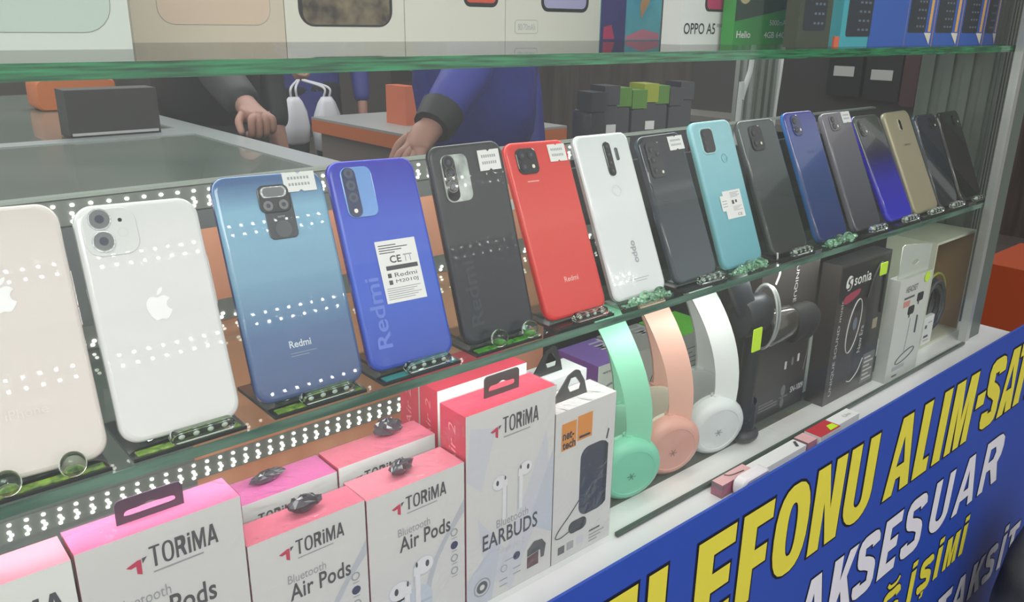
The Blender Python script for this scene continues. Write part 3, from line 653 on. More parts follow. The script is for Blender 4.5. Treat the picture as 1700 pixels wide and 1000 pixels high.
# ------------------------------------------------------------------ boxed earphones on the white base (Torima row)
def carton(name, label, cat, x0, x1, y0, y1, h, front, side=None, top=None, group=None, r=0):
    """upright carton; numbers in showcase-floor units, scaled by K"""
    o = thing(name, label, cat, (x0*K, y0*K, FZ), group=group)
    w, d, hh = (x1-x0)*K, (y1-y0)*K, (h+.4383)*K
    MB().box(0, w, 0, d, 0, hh, front, {'left': side or front, 'right': side or front, 'top': top or side or front}).build('carton', o)
    o['_w'], o['_d'], o['_h'] = w, d, hh
    return o
def wrap(o, e=.0009):
    w, d, h = o['_w'], o['_d'], o['_h']
    MB().box(-e*.4, w+e*.4, -e, d+e*.4, .0005, h+e, WRAP).build('shrink_wrap', o)
PK = mat('pink_card', (226, 116, 160), .4); PK2 = mat('rose_card', (222, 118, 142), .4); HOT = mat('hot_pink_card', (220, 112, 174), .4)
RD = mat('raspberry_card', (212, 62, 88), .4); PALEP = mat('pale_pink_card', (232, 138, 156), .4)
def torima_logo(m, x, z, s, y=-.0003):
    m.poly([(x, z+.70*s), (x+.62*s, z+.95*s), (x+.52*s, z+.62*s), (x+.24*s, z+.55*s)], RED, y)
    m.poly([(x+.62*s, z+.95*s), (x+.80*s, z+.95*s), (x+.78*s, z), (x+.52*s, z+.14*s), (x+.52*s, z+.62*s)], RED, y)
    m.poly([(x+.84*s, z+.98*s), (x+1.12*s, z+1.02*s), (x+.86*s, z+.66*s)], INK, y)
def torima(m, x0, x1, z0, z1):
    w = x1-x0
    torima_logo(m, x0, z0-.15*(z1-z0), w*.20)
    block_text(m, 'TORiMA', x0+w*.25, x1, z0, z1, INK, -.0003)
    m.rect(x0+w*.27, x0+w*.82, z0-.28*(z1-z0), z0-.20*(z1-z0), LINK, -.0003)
def bud(m, x, z, s, flip=1, y=-.0003, cols=None):
    c1, c2 = cols or (mat('bud_white', (240, 242, 243), .4), mat('bud_shade', (204, 210, 216), .4))
    m.disc((x, y, z), s*.52, c2, rz=s*.46, n=20); m.disc((x-flip*s*.03, y-.0001, z+s*.03), s*.46, c1, rz=s*.40, n=20)
    m.rect(min(x+flip*s*.18, x+flip*s*.50), max(x+flip*s*.18, x+flip*s*.50), z-s*2.3, z+s*.1, c1, y-.0002)
    m.rect(min(x+flip*s*.42, x+flip*s*.50), max(x+flip*s*.42, x+flip*s*.50), z-s*2.3, z-s*.3, c2, y-.0003)
    m.disc((x-flip*s*.18, y-.0004, z+s*.06), s*.09, INK, rz=s*.16, n=12); m.disc((x+flip*s*.34, y-.0004, z+s*.2), s*.05, INK, rz=s*.13, n=10)
SWH = mat('swoosh_grey', (198, 204, 210), .4); CASE = mat('case_blue_white', (206, 218, 228), .4); CASE2 = mat('case_shade', (184, 200, 214), .4)
NAVYI = mat('navy_ink', (58, 62, 96), .5)
def airpods_print(m, w, h, sub=.0):
    t = h-.0065
    torima(m, w*.235, w*.80, t-.0155, t-.0035)
    m.text('Bluetooth', w*.29, w*.62, h-.0435, h-.0365, LINK, -.0003)
    m.text('Air Pods', w*.30, w*.84, h-.0585, h-.0445, INK, -.0003, .015, sp=1.04)
    pts = [(w*.999, h-.033), (w*.88, h-.049), (w*.74, h-.066), (w*.62, h-.083), (w*.57, h-.10), (w*.54, h-.118), (w*.59, h-.118), (w*.63, h-.098), (w*.70, h-.081), (w*.82, h-.064), (w*.999, h-.046)]
    m.poly(pts, SWH, -.0002)
    m.slab([(a+w*.42, b_+h-.128) for a, b_ in rrect(w*.42, .062, .014, 6)], [(0, -.0003), (0, -.00005)], CASE)
    m.rect(w*.22, w*.62, h-.115, h-.113, CASE2, -.0004)
    bud(m, w*.29, h-.094, .021, 1); bud(m, w*.54, h-.080, .020, -1)
    for i, cc in enumerate((LINK, NAVYI, LINK, LINK)):
        m.disc((w*.88, -.0003, h-.062-.0125*i), .0038, cc, r_in=0 if i == 1 else .0026, n=16)
        m.rect(w*.85, w*.91, h-.0680-.0125*i, h-.0672-.0125*i, LINK, -.0003)
def tab_plate(parent, w, h, x, z, y, m, name='hang_tab'):
    ol = [(x, z), (x+w, z)] + [(x+w/2+a, z+h-w*.10+b_) for a, b_ in [p for p in rrect(w, w*.2, w*.09, 5) if p[1] > -1e-6 or True][:12]]
    hole = smooth_closed([(x+w*.12, z+h*.38), (x+w*.16, z+h*.26), (x+w*.5, z+h*.25), (x+w*.84, z+h*.26), (x+w*.88, z+h*.38), (x+w*.83, z+h*.5), (x+w*.64, z+h*.52), (x+w*.5, z+h*.62), (x+w*.36, z+h*.52), (x+w*.17, z+h*.5)], 4)
    return plate(ol, [hole], y, y+.0012, m, name, parent)
TABM = mat('plum_black_tab', (74, 58, 74), .35); TABG = mat('grey_black_tab', (66, 66, 66), .35)
# far-left box
o = carton('earphone_box', 'pink topped white earphone box cut by the left frame edge', 'box', -.040, .0658, .4246, .452, -.2685, PAPER, RD, PALEP, 'pink and white earphone boxes')
printed(o, 'front_print', lambda m: torima(m, .020, .112, o['_h']-.033, o['_h']-.017))
tab_plate(o, .042, .032, .036, o['_h'], .013, TABG)
# big box with upright tab
o = carton('earphone_box', 'largest pink topped earphone box, with an upright dark hang tab, at lower left', 'box', .0676, .1577, .4246, .4512, -.2668, PAPER, RD, PK, 'pink and white earphone boxes')
def fp(m):
    w, h = o['_w'], o['_h']
    torima(m, w*.26, w*.83, h-.0275, h-.0125)
    m.text('Bluetooth', w*.17, w*.50, h-.0515, h-.043, LINK, -.0003)
    m.text('Air Pods', w*.22, w*.78, h-.069, h-.0525, INK, -.0003, .015, sp=1.04)
    bud(m, w*.3, h-.12, .024, 1); bud(m, w*.6, h-.11, .024, -1)
printed(o, 'front_print', fp); tab_plate(o, .0415, .0168, .0283, o['_h'], .0148, TABM); wrap(o)
# two airpods boxes
def foil(parent, x, y, z, sx, sz, rz=0):
    m = MB(); rr = random.Random(int(x*9999)); M = Matrix.Translation((x, y, z)) @ Matrix.Rotation(R(rz), 4, 'Z')
    vs = []; nu, nv = 14, 7
    for i in range(nv+1):
        for k in range(nu):
            a = math.pi*2*k/nu; t = math.pi*(i+.3)/(nv+.6); q = 1+rr.uniform(-.22, .22)
            vs.append((sx*q*math.sin(t)*math.cos(a), .0055*q*math.sin(t)*math.sin(a), sz*(1+math.cos(t))*(1+rr.uniform(-.12, .12))))
    fs = [(i*nu+k, (i+1)*nu+k, (i+1)*nu+(k+1) % nu, i*nu+(k+1) % nu) for i in range(nv) for k in range(nu)] + [tuple(range(nu)), tuple(reversed(range(nv*nu, nv*nu+nu)))]
    m.add(vs, fs, FOIL, False, M); return m.build('folded_hang_tab', parent)
o = carton('earphone_box', 'pink topped earphone box with crumpled tab, front row, just right of the largest box', 'box', .1589, .2405, .4246, .4487, -.3030, PAPER, RD, PK2, 'pink and white earphone boxes')
printed(o, 'front_print', lambda m: airpods_print(m, o['_w'], o['_h'])); foil(o, .050, .0145, o['_h']+.001, .0125, .0065); wrap(o)
o = carton('earphone_box', 'pink topped earphone box with crumpled tab, beside the tall earbuds box', 'box', .2418, .3242, .4246, .4545, -.3045, PAPER, RD, PALEP, 'pink and white earphone boxes')
printed(o, 'front_print', lambda m: airpods_print(m, o['_w'], o['_h'])); foil(o, .042, .0165, o['_h']+.001, .0115, .0060, 8); wrap(o)
# second row
o = carton('earphone_box', 'hot pink topped earphone box in the back row behind the largest box', 'box', .160, .2443, .468, .4985, -.3022, PAPER, RD, HOT, 'pink and white earphone boxes')
printed(o, 'front_print', lambda m: torima(m, .016, .062, o['_h']-.0225, o['_h']-.0115)); foil(o, .0465, .020, o['_h']+.001, .0145, .0045, 5); wrap(o)
o = carton('earphone_box', 'pink topped earphone box in the back row left of the stacked red boxes', 'box', .2452, .3285, .467, .4962, -.3000, PAPER, RD, PK2, 'pink and white earphone boxes')
printed(o, 'front_print', lambda m: torima(m, .010, .061, o['_h']-.0215, o['_h']-.0105)); foil(o, .060, .022, o['_h']+.001, .0125, .0075, -12); wrap(o)
# raspberry earbuds box and the ones behind
SIDE = mat('side_script', (238, 150, 160), .5)
def side_script(o, txt):
    d, h = o['_d'], o['_h']; M = Matrix.Translation((-.0004, d, 0)) @ Matrix.Rotation(R(-90), 4, 'Z')
    m = MB(); m.text(txt, d*.34, d*.62, h-.105, h-.012, SIDE, 0, rot=90, shear=.2, M=M); m.build('side_lettering', o)
o = carton('earbuds_box', 'tall white earbuds box with raspberry top and side and upright black tab', 'box', .3259, .4154, .4246, .4560, -.2690, PAPER, RD, RD, 'pink and white earphone boxes')
PBL = mat('pale_blue_facet', (206, 214, 224), .45); PBL2 = mat('pale_facet', (216, 220, 226), .45)
def fp(m):
    w, h = o['_w'], o['_h']
    m.poly([(0, h-.06), (w*.16, h-.075), (w*.32, h-.02), (w*.05, h-.012)], PBL2, -.0001); m.poly([(w*.12, h-.10), (w*.45, h-.145), (w*.9, h-.04), (w*.97, h-.10), (w*.5, h-.19), (w*.2, h-.16)], PBL2, -.00015)
    m.poly([(0, .03), (w*.4, .065), (w*.28, 0), (0, 0)], PBL, -.0002); m.poly([(w*.7, h-.13), (w, h-.06), (w, h-.15)], PBL, -.0002)
    torima(m, w*.255, w*.80, h-.0275, h-.0125)
    bud(m, w*.365, h-.074, .0165, 1); bud(m, w*.655, h-.070, .0165, -1)
    m.text('Bluetooth', w*.33, w*.70, h-.118, h-.110, LINK, -.0003)
    m.text('EARBUDS', w*.175, w*.815, h-.1355, h-.1195, INK, -.0003, .015, sp=1.04)
    m.text('Torim Air 2', w*.33, w*.66, h-.146, h-.140, mat('faint_print', (204, 206, 210), .5), -.0003)
    m.rect(w*.43, w*.56, h-.157, h-.156, LINK, -.0003)
    m.disc((w*.17, -.0003, .018), .0095, LINK, r_in=.0080); m.disc((w*.17, -.0003, .018), .0062, INK, n=18); m.disc((w*.17, -.0004, .018), .0028, PAPER)
    m.disc((w*.57, -.0003, .033), .0042, NAVYI, n=16); m.disc((w*.42, -.0003, .026), .0038, LINK, r_in=.0030, n=16)
    for zz in (.014, .008): m.rect(w*.37, w*.46, zz, zz+.0012, LINK, -.0003); m.rect(w*.53, w*.62, zz+.006, zz+.0072, LINK, -.0003)
    m.poly([(w*.70, .012), (w*.70, .024), (w*.84, .026), (w*.84, .012)], mat('plum_print', (92, 40, 58), .4), -.0003)
    m.poly([(w*.70, .025), (w*.70, .032), (w*.78, .0385), (w*.88, .037), (w*.93, .030), (w*.91, .017), (w*.87, .017), (w*.86, .0265)], INK, -.0004)
printed(o, 'front_print', fp); side_script(o, 'Torim-Air 2'); tab_plate(o, .0385, .0195, .0335, o['_h'], .0172, TABG); wrap(o)
o = carton('earbuds_box', 'red sided earbuds box standing directly behind the tall earbuds box', 'box', .3385, .4310, .4768, .5010, -.2712, PAPER, RD, RD, 'pink and white earphone boxes')
side_script(o, 'Torim-Air 2'); printed(o, 'front_print', lambda m: torima(m, .022, .076, o['_h']-.022, o['_h']-.0125))
o = carton('earbuds_box', 'red sided earbuds box at the back, second behind the tall earbuds box', 'box', .3405, .4330, .5060, .5330, -.2720, PAPER, RD, RD, 'pink and white earphone boxes')
side_script(o, 'Torim-Air 2')
# net-tech speaker box
o = carton('speaker_box', 'white box with an orange logo square and dark blue speaker picture', 'box', .4166, .4876, .4246, .4566, -.2955, PAPER)
ORG = mat('orange_print', (230, 152, 62), .5); SPKB = mat('slate_blue_print', (58, 66, 84), .45); SPKD = mat('dark_slate_print', (40, 44, 56), .5)
def fp(m):
    w, h = o['_w'], o['_h']
    m.rect(w*.10, w*.335, h-.040, h-.0125, ORG, -.0003); m.rect(w*.355, w*.60, h-.036, h-.0105, ORG, -.0003)
    m.text('net-', w*.115, w*.30, h-.0295, h-.0215, SPKD, -.0004, .03); m.text('tech', w*.115, w*.325, h-.039, h-.0305, SPKD, -.0004, .03)
    m.rect(w*.385, w*.57, h-.034, h-.0315, SPKD, -.0004)
    m.slab([(a+w*.66, b_+h-.083) for a, b_ in rrect(w*.46, .074, .011, 6)], [(0, -.0004), (0, 0)], SPKB)
    m.poly([(w*.83, h-.047), (w*.895, h-.052), (w*.895, h-.115), (w*.83, h-.119)], SPKD, -.0006)
    m.slab([(a+w*.42, b_+h-.128) for a, b_ in rrect(w*.30, .013, .006, 5)], [(0, -.0006), (0, 0)], SPKD)
    m.tube([(w*.86, -.0006, h-.046), (w*.89, -.0006, h-.036)], .0007, INK, 6)
    m.tube(smooth_open([(w*.46, -.0006, h-.098), (w*.28, -.0006, h-.112), (w*.10, -.0006, h-.124), (w*.05, -.0006, h-.131), (w*.14, -.0006, h-.133), (w*.30, -.0006, h-.130)]), .0005, INK, 6)
    for i, xx in enumerate((.10, .25, .42)): m.rect(w*xx, w*(xx+.11), .008+.0006*i, .0165+.0006*i, (INK, LINK, PBL2)[i], -.0003)
    m.rect(w*.63, w*.82, .0165, .0185, INK, -.0003)
    for i in range(3): m.rect(w*.63, w*(.9-.06*i), .012-.0035*i, .0136-.0035*i, LINK, -.0003)
printed(o, 'front_print', fp); wrap(o)
def loop_tab(parent, x, z, w, h, y, lean, m):
    ol = [(0, 0), (w, 0), (w*.94, h*.55)] + [(w*.72+.006*math.cos(a), h*.86+.005*math.sin(a)) for a in (0, .5, 1.0, 1.57, 2.1)] + [(w*.50, h*.93), (w*.12, h*.22)]
    hole = [(w*.52, h*.24), (w*.80, h*.24), (w*.84, h*.44), (w*.70, h*.80), (w*.56, h*.80), (w*.46, h*.50)]
    ob = plate(ol, [hole], -.0008, .0008, m, 'hang_tab', parent); ob.location = (x, y, z); ob.rotation_euler = (R(-lean), 0, 0); return ob
loop_tab(o, .010, o['_h'], .046, .024, .017, 6, TABG)
o2 = carton('speaker_box', 'white box with dark loop tab behind the orange logo box', 'box', .4360, .5055, .4775, .5080, -.2968, mat('cool_white_card', (214, 218, 220), .45))
loop_tab(o2, .014, o2['_h'], .042, .026, .014, 5, BLACK)
printed(o2, 'front_print', lambda m: m.poly([(.0, o2['_h']-.001), (.014, o2['_h']-.004), (.006, o2['_h']-.016), (0, o2['_h']-.018)], mat('purple_print', (108, 66, 140), .5), -.0003))

# ------------------------------------------------------------------ headphone boxes and headphones
PUR = mat('purple_card', (142, 108, 196), .45); PURD = mat('deep_purple_card', (122, 80, 166), .45); GRY = mat('taupe_card', (178, 172, 170), .45); GRN = mat('lime_green_card', (122, 220, 70), .45)
WC = mat('off_white_card', (240, 244, 240), .45)
def hp_box(label, x0, x1, y0, y1, h, topm, sidem, letter):
    o = carton('headphone_box', label, 'box', x0, x1, y0, y1, h, WC, sidem, topm, 'headphone cartons')
    w, d, hh = o['_w'], o['_d'], o['_h']
    m = MB(); M = Matrix.Translation((0, 0, hh+.0003)) @ Matrix.Rotation(R(-90), 4, 'X') if 0 else Matrix(((1, 0, 0, 0), (0, 0, 1, 0), (0, -1, 0, hh+.0004), (0, 0, 0, 1)))
    if letter: m.text(letter, w*.62, w*.98, d*.25, d*.92, mat('pale_lettering', (212, 208, 218), .5), 0, .03, rot=-90, M=M); m.build('top_lettering', o)
    return o
o = hp_box('white headphone carton with purple top, left of the mint headphones', .5960, .6560,   .546, .608, -.3430, PUR, PURD, 'TMC')
def fp(m):
    w, h = o['_w'], o['_h']
    m.text('wireless', w*.12, w*.5, h-.012, h-.008, INK, -.0003)
    m.disc((w*.35, -.0003, h-.050), .020, LINK, r_in=.0175, rz=.024); m.disc((w*.12, -.0004, h-.066), .009, INK, rz=.012)
printed(o, 'front_print', fp)
o = hp_box('white headphone carton with taupe top between mint and pink headphones', .6580, .7280,   .546, .608, -.3420, GRY, GRY, 'TMC')
def fp(m):
    w, h = o['_w'], o['_h']
    m.text('on-ear', w*.5, w*.8, h-.02, h-.013, LINK, -.0003)
    m.disc((w*.62, -.0003, h-.055), .022, INK, r_in=.0205, rz=.026); m.disc((w*.40, -.0004, h-.075), .010, LINK, rz=.013)
printed(o, 'front_print', fp)
o = hp_box('white headphone carton with lime green top behind the white headphones', .7310, .8000,   .546, .608, -.3420, GRN, GRN, '')
def fp(m):
    w, h = o['_w'], o['_h']
    for i in range(14): m.rect(w*.14, w*(.78-.13*((i*7) % 4)), h-.022-.0068*i, h-.0206-.0068*i, LINK, -.0003)
    m.poly([(w*.74, h-.085), (w*.82, h-.05), (w*.82, h-.085)], INK, -.0004)
printed(o, 'front_print', fp)
MB().poly([(.01, .045), (.03, .050), (.045, .040)], mat('pale_lettering'), 0, Matrix(((1, 0, 0, 0), (0, 0, 1, 0), (0, 1, 0, o['_h']+.0004), (0, 0, 0, 1)))).build('top_lettering', o)

def headphones(label, col, cupcol, x, y, ztop, inner, cat='headphones', lg=True):
    """on-ear headphones standing on their cups, ear axis running away from the viewer"""
    s = thing('headphones', label, cat, (x, y, FZ), group=None)
    u = Vector((.62, .785, 0)); n = Vector((.785, -.62, 0)); up = Vector((0, 0, 1))
    cupm = mat(label[:6]+'_cup', cupcol, .4); bandm = mat(label[:6]+'_band', col, .45); inm = mat(label[:6]+'_pad', inner, .6)
    rc = .0385; H = ztop-FZ; sep = .080
    def P(a, b_, z): return u*a+n*b_+up*z
    # band: half ellipse in the (u, z) plane, leaning back a little
    pts = []; N = 28
    for i in range(N+1):
        t = math.pi*i/N; a = sep/2-math.cos(t)*(sep/2+.024*math.sin(t)); z = rc*1.55+(H-rc*1.55)*math.sin(t)**.72
        pts.append((a+.010*math.sin(t), z))
    vs = []; wd = .0165
    for i, (a, z) in enumerate(pts):
        a2, z2 = pts[min(i+1, N)]; a1, z1 = pts[max(i-1, 0)]; d = Vector((a2-a1, z2-z1)).normalized(); nn = Vector((-d.y, d.x))
        w_ = wd*(.80+.20*math.sin(math.pi*i/N))
        for (tt, ww) in ((.0028, -w_), (.0036, 0), (.0028, w_), (-.0028, w_*.94), (-.0034, 0), (-.0028, -w_*.94)):
            vs.append(P(a+nn.x*tt, ww+.013*math.sin(math.pi*min(1, z/H))-.026*(z/H)**3, z+nn.y*tt))
    fs = []; nr = 6
    for i in range(N):
        for k in range(nr): fs.append((i*nr+k, i*nr+(k+1) % nr, (i+1)*nr+(k+1) % nr, (i+1)*nr+k))
    fs += [tuple(range(nr)), tuple(reversed(range(N*nr, N*nr+nr)))]
    m = MB(); m.add(vs, fs, bandm, True); m.build('headband', s, 50)
    for sgn, a0 in ((-1, 0), (1, sep)):
        # cup: lathe around the ear axis tilted
        ax = (u*sgn+n*(.35 if sgn < 0 else -.1)+up*(-.16 if sgn < 0 else -.1)).normalized(); e1 = ax.cross(up).normalized(); e2 = e1.cross(ax)
        c0 = P(a0, 0, rc*1.03)
        def lathe(prof, mm, name, par):
            vv = []; n_ = 28
            for (h_, r_) in prof:
                for k in range(n_):
                    q = 2*math.pi*k/n_; vv.append(c0+ax*h_+e1*(r_*math.cos(q))+e2*(r_*math.sin(q)))
            ff = [(i*n_+k, i*n_+(k+1) % n_, (i+1)*n_+(k+1) % n_, (i+1)*n_+k) for i in range(len(prof)-1) for k in range(n_)]
            ff += [tuple(reversed(range(n_))), tuple(range((len(prof)-1)*n_, len(prof)*n_))]
            q = MB(); q.add(vv, ff, mm, True); return q.build(name, par, 40)
        cp_ = lathe([(-.006, rc*.92), (-.004, rc), (.004, rc), (.009, rc*.94), (.012, rc*.80), (.0125, rc*.72), (.0118, rc*.70), (.0125, .004), (.0126, .001)], cupm, 'ear_cup', s)
        lathe([(-.012, rc*.55), (-.013, rc*.78), (-.0115, rc*.93), (-.009, rc*.97), (-.006, rc*.92)], inm, 'ear_pad', s)
        if sgn < 0 and lg:
            q = MB(); cc = c0+ax*.0128+e2*(-.004)
            for k in range(3):
                d1 = e1*(.005*math.cos(k*1.05))+e2*(.005*math.sin(k*1.05)); d2 = e1*(-.0006*math.sin(k*1.05))+e2*(.0006*math.cos(k*1.05))
                q.quad(cc-d1-d2, cc+d1-d2, cc+d1+d2, cc-d1+d2, mat(label[:6]+'_mark', tuple(int(v*.72) for v in cupcol), .5))
            q.build('logo', cp_)
        q = MB(); q.tube([P(a0-sgn*0, 0, rc*1.55+.001), P(a0, 0, rc*2.05)], .0062, bandm, 10); q.build('hinge', s)
    return s
headphones('mint green headphones standing on their ear cups beside the white speaker box', (136, 204, 172), (122, 200, 168), .5440*K, .4560*K, -.288, (140, 200, 172))
headphones('peach pink headphones between the mint and white ones', (216, 168, 152), (208, 156, 142), .6110*K, .4600*K, -.288, (206, 196, 178))
headphones('white headphones standing beside the black boxes', (214, 220, 218), (206, 212, 212), .6830*K, .4570*K, -.286, (188, 196, 192))

# ------------------------------------------------------------------ black boxes, headset, white box, display box
BB = noisy('black_brown_card', (52, 50, 48), (66, 62, 60), 3, .35); BB2 = mat('black_card', (26, 27, 28), .3, coat=.3); TPR = mat('grey_white_print', (196, 196, 194), .5); DPR = mat('dim_grey_print', (112, 110, 108), .5)
o = carton('headset_box', 'large dark box with small white print behind the black headset', 'box', .761, .8800, .4660, .515, -.2440, BB)
def fp(m):
    w, h = .18*K, o['_h']; dx = w-o['_w']
    m.text('SN-1009', w*.83-dx, w*.985-dx, .022, .031, TPR, -.0003, .02)
    m.disc((w*.74-dx, -.0003, .031), .0055, DPR, rz=.008); m.disc((w*.74-dx, -.0003, .013), .0045, DPR, rz=.007); m.rect(w*.70-dx, w*.80-dx, .0205, .0225, DPR, -.0004)
    for i in range(3): m.rect(w*.46-dx, w*(.68-.05*(i == 0))-dx, .022-.0042*i, .0245-.0042*i, DPR, -.0003)
    for i, xx in enumerate((.72, .80, .87)): m.rect(w*xx-dx, w*(xx+.025)-dx, .062+.002*i, .073+.002*i, TPR if i != 1 else DPR, -.0003)
    m.text('UNIQUE SOUND', w*.715-dx, w*.755-dx, .105, .205, TPR, -.0003, 0, rot=-90)
    m.tube(smooth_open([(w*.90-dx, -.0004, .135), (w*.97-dx, -.0004, .115), (w*.985-dx, -.0004, .08), (w*.96-dx, -.0004, .05)]), .0006, DPR, 5)
printed(o, 'front_print', fp)
o = carton('headset_box', 'tall black box with white lettering and red splash beside the white earphone box', 'box', .8835, 1.0060, .4400, .4640, -.2600, BB, BB, BB2)
def fp(m):
    w, h = o['_w'], o['_h']
    m.poly([(w*.42, h-.075), (w*.02, h-.05), (w*.02, h-.004), (w*.985, h-.004), (w*.985, .004), (w*.50, .004), (w*.46, .06), (w*.66, h-.095), (w*.60, h-.070)], BB2, -.0001)
    # S roundel and word
    m.disc((w*.19, -.0003, h-.028), .0088, PAPER, rz=.0105, n=20)
    m.tube(smooth_open([(w*.24, -.0005, h-.021), (w*.185, -.0005, h-.022), (w*.17, -.0005, h-.027), (w*.205, -.0005, h-.030), (w*.195, -.0005, h-.035), (w*.14, -.0005, h-.0355)]), .0013, BB2, 5)
    m.text('sonia', w*.285, w*.62, h-.034, h-.0195, PAPER, -.0003, .012, sp=1.05)
    m.poly(smooth_closed([(w*.12, h-.054), (w*.16, h-.045), (w*.42, h-.041), (w*.40, h-.049), (w*.22, h-.057)], 3), mat('berry_print', (158, 52, 76), .5), -.0003)
    pts = [(w*.40+.016*math.cos(a)*1.0+.006*math.sin(a), -.0005, .105+.038*math.sin(a)) for a in [2*math.pi*i/30 for i in range(31)]]
    m.tube(pts, .0008, TPR, 5, cap=False)
    m.disc((w*.42, -.0004, .108), .006, mat('blue_grey_print', (104, 112, 130), .5), rz=.009)
    m.text('UNIQUE SOUND music', w*.08, w*.135, .012, .150, TPR, -.0003, 0, rot=90)
    m.text('New Era', w*.55, w*.62, .060, .10, TPR, -.0003, 0, rot=90)
    m.tube(smooth_open([(w*.42, -.0005, .022), (w*.50, -.0005, .020), (w*.62, -.0005, .030), (w*.70, -.0005, .048)]), .0008, TPR, 5)
    m.rect(w*.72, w*.97, .006, .052, DPR, -.0003)
    for i in range(6): m.rect(w*.75, w*(.94-.06*(i % 2)), .011+.0065*i, .0135+.0065*i, TPR, -.0004)
    m.rect(w*.80, w*.90, .088, .103, mat('tan_print', (150, 142, 118), .5), -.0004)
printed(o, 'front_print', fp)
# headband picture window bulge + neon tag
m = MB(); m.tube(smooth_open([(o['_w']*.60, -.0016, .140), (o['_w']*.67, -.0022, .172), (o['_w']*.78, -.0022, .186), (o['_w']*.90, -.0016, .17), (o['_w']*.93, -.0012, .11)]), .0016, mat('soft_black', (34, 36, 38), .6), 8); m.build('headset_picture', o)
MB().slab([(o['_w']*.80+a, o['_h']-.022+b_) for a, b_ in rrect(.020, .0175, .001, 2)], [(0, -.0046), (0, -.0038)], NEON).build('price_sticker', o)

# black headset lying against the dark box
HB = mat('headset_black', (30, 34, 38), .45); HB2 = mat('headset_pad', (24, 26, 28), .7); SIL = mat('headset_silver', (176, 180, 180), .3, .4)
hs = thing('headset', 'black over-ear headset with silver ring cup in front of the dark box', 'headset', (.760*K, .448*K, FZ))
def cyl_x(m, x0, x1, z, r0, r1, mm, y=0, n=26): m.tube([(x0, y, z), (x0+(x1-x0)*.12, y, z), (x0+(x1-x0)*.88, y, z), (x1, y, z)], [r0*.86, r0, r1, r1*.86], mm, n)
zc = .116; hs.scale = (1, .92, 1.34)
m = MB(); cyl_x(m, -.068, -.022, zc+.012, .0190, .0185, HB, 0); cp = m.build('ear_cup', hs)
m = MB()
for q in range(2):
    pts = [(-.020+.006*q, .0195*math.cos(2*math.pi*i/28), zc+.006+(.0300-.002*q)*math.sin(2*math.pi*i/28)) for i in range(29)]
    m.tube(pts, .0016, SIL, 6, cap=False)
m.build('silver_ring', cp)
m = MB(); cyl_x(m, -.018, .040, zc-.008, .0172, .0170, mat('clear_brown_drum', (58, 56, 50), .2, coat=.6), 0); m.build('driver_housing', hs)
m = MB(); cyl_x(m, .040, .068, zc-.012, .0180, .0185, HB2, 0); m.ball((.072, 0, zc-.014), .034, .0180, .0195, HB2, 20, 12); m.build('ear_cup', hs)
m = MB(); m.tube(smooth_open([(-.074, .012, zc+.060), (-.070, .010, zc+.048), (-.064, .006, zc+.034), (-.056, 0, zc+.016)]), [.013]*19, HB, 12); m.build('headband', hs)
m = MB(); m.tube(smooth_open([(-.034, .002, zc-.004), (-.036, .002, zc-.040), (-.036, .002, zc-.085), (-.028, .002, .040), (-.028, .002, .0075)]), [.0105]*25, HB, 12); m.ball((-.028, .002, .008), .020, .016, .008, HB, 16, 8); m.build('stand_arm', hs)
m = MB(); m.tube(smooth_open([(-.012, -.004, zc+.064), (-.008, -.004, zc+.052), (-.001, -.004, zc+.045), (-.004, -.002, zc+.034)]), .0012, WCAB, 6); m.build('white_cable', hs)
MB().slab([(-.060+a, zc-.004+b_) for a, b_ in rrect(.017, .021, .001, 2)], [(0, -.0215), (0, -.0205)], NEON, M=Matrix.Rotation(R(18), 4, 'Y') if 0 else None).build('price_sticker', hs)

# tall slim earphone box with clear hanger top
o = carton('earphone_box', 'tall slim white earphone box with cable picture, beside the beige display box', 'box', 1.0095, 1.0985, .4246, .4400, -.2990, mat('silver_white_card', (202, 206, 200), .45), mat('grey_white_card', (176, 180, 174), .45))
def fp(m):
    w, h = o['_w'], o['_h']
    m.text('HEADSET', w*.22, w*.58, h-.022, h-.013, INK, -.0003)
    m.rect(w*.20, w*.52, h-.032, h-.029, INK, -.0003); m.rect(w*.20, w*.40, h-.044, h-.035, mat('salmon_print', (206, 140, 126), .5), -.0003)
    for cx_, cz_ in ((.72, .036), (.48, .052)): m.slab([(w*cx_+a, h-cz_+b_) for a, b_ in rrect(w*.19, .013, .003, 3)], [(0, -.0006), (0, 0)], BLACK); m.rect(w*(cx_-.05), w*(cx_-.02), h-cz_-.011, h-cz_-.006, BLACK, -.0005)
    m.tube([(w*.72, -.0006, h-.065), (w*.72, -.0006, h-.092)], .0014, INK, 6)
    m.tube(smooth_open([(w*.50, -.0006, h-.065), (w*.49, -.0006, h-.095), (w*.46, -.0006, h-.12)]), .0005, LINK, 5)
    pts = [(w*.52+w*.28*math.cos(t), -.0006, .032+.0065*math.sin(t)+.006*math.cos(t)) for t in [2*math.pi*i/24 for i in range(25)]]
    m.tube(pts, .0007, INK, 5, cap=False); m.rect(w*.18, w*.56, .014, .020, LINK, -.0003); m.rect(w*.2, w*.36, .004, .007, INK, -.0003)
printed(o, 'front_print', fp)
w_, h_ = o['_w'], o['_h']
plate([(w_*.02, h_), (w_*.98, h_), (w_*.98, h_+.038), (w_*.75, h_+.042), (w_*.10, h_+.050), (w_*.02, h_+.048)], [smooth_closed([(w_*.40, h_+.018), (w_*.5, h_+.014), (w_*.62, h_+.018), (w_*.5, h_+.023)], 3)], .006, .0068, mat('milky_flap', (192, 200, 190), .3, coat=.4), 'hang_flap', o)
MB().disc((w_*.84, -.0006, h_-.008), .0088, NEON, rz=.0080, t=.0005).build('price_sticker', o)

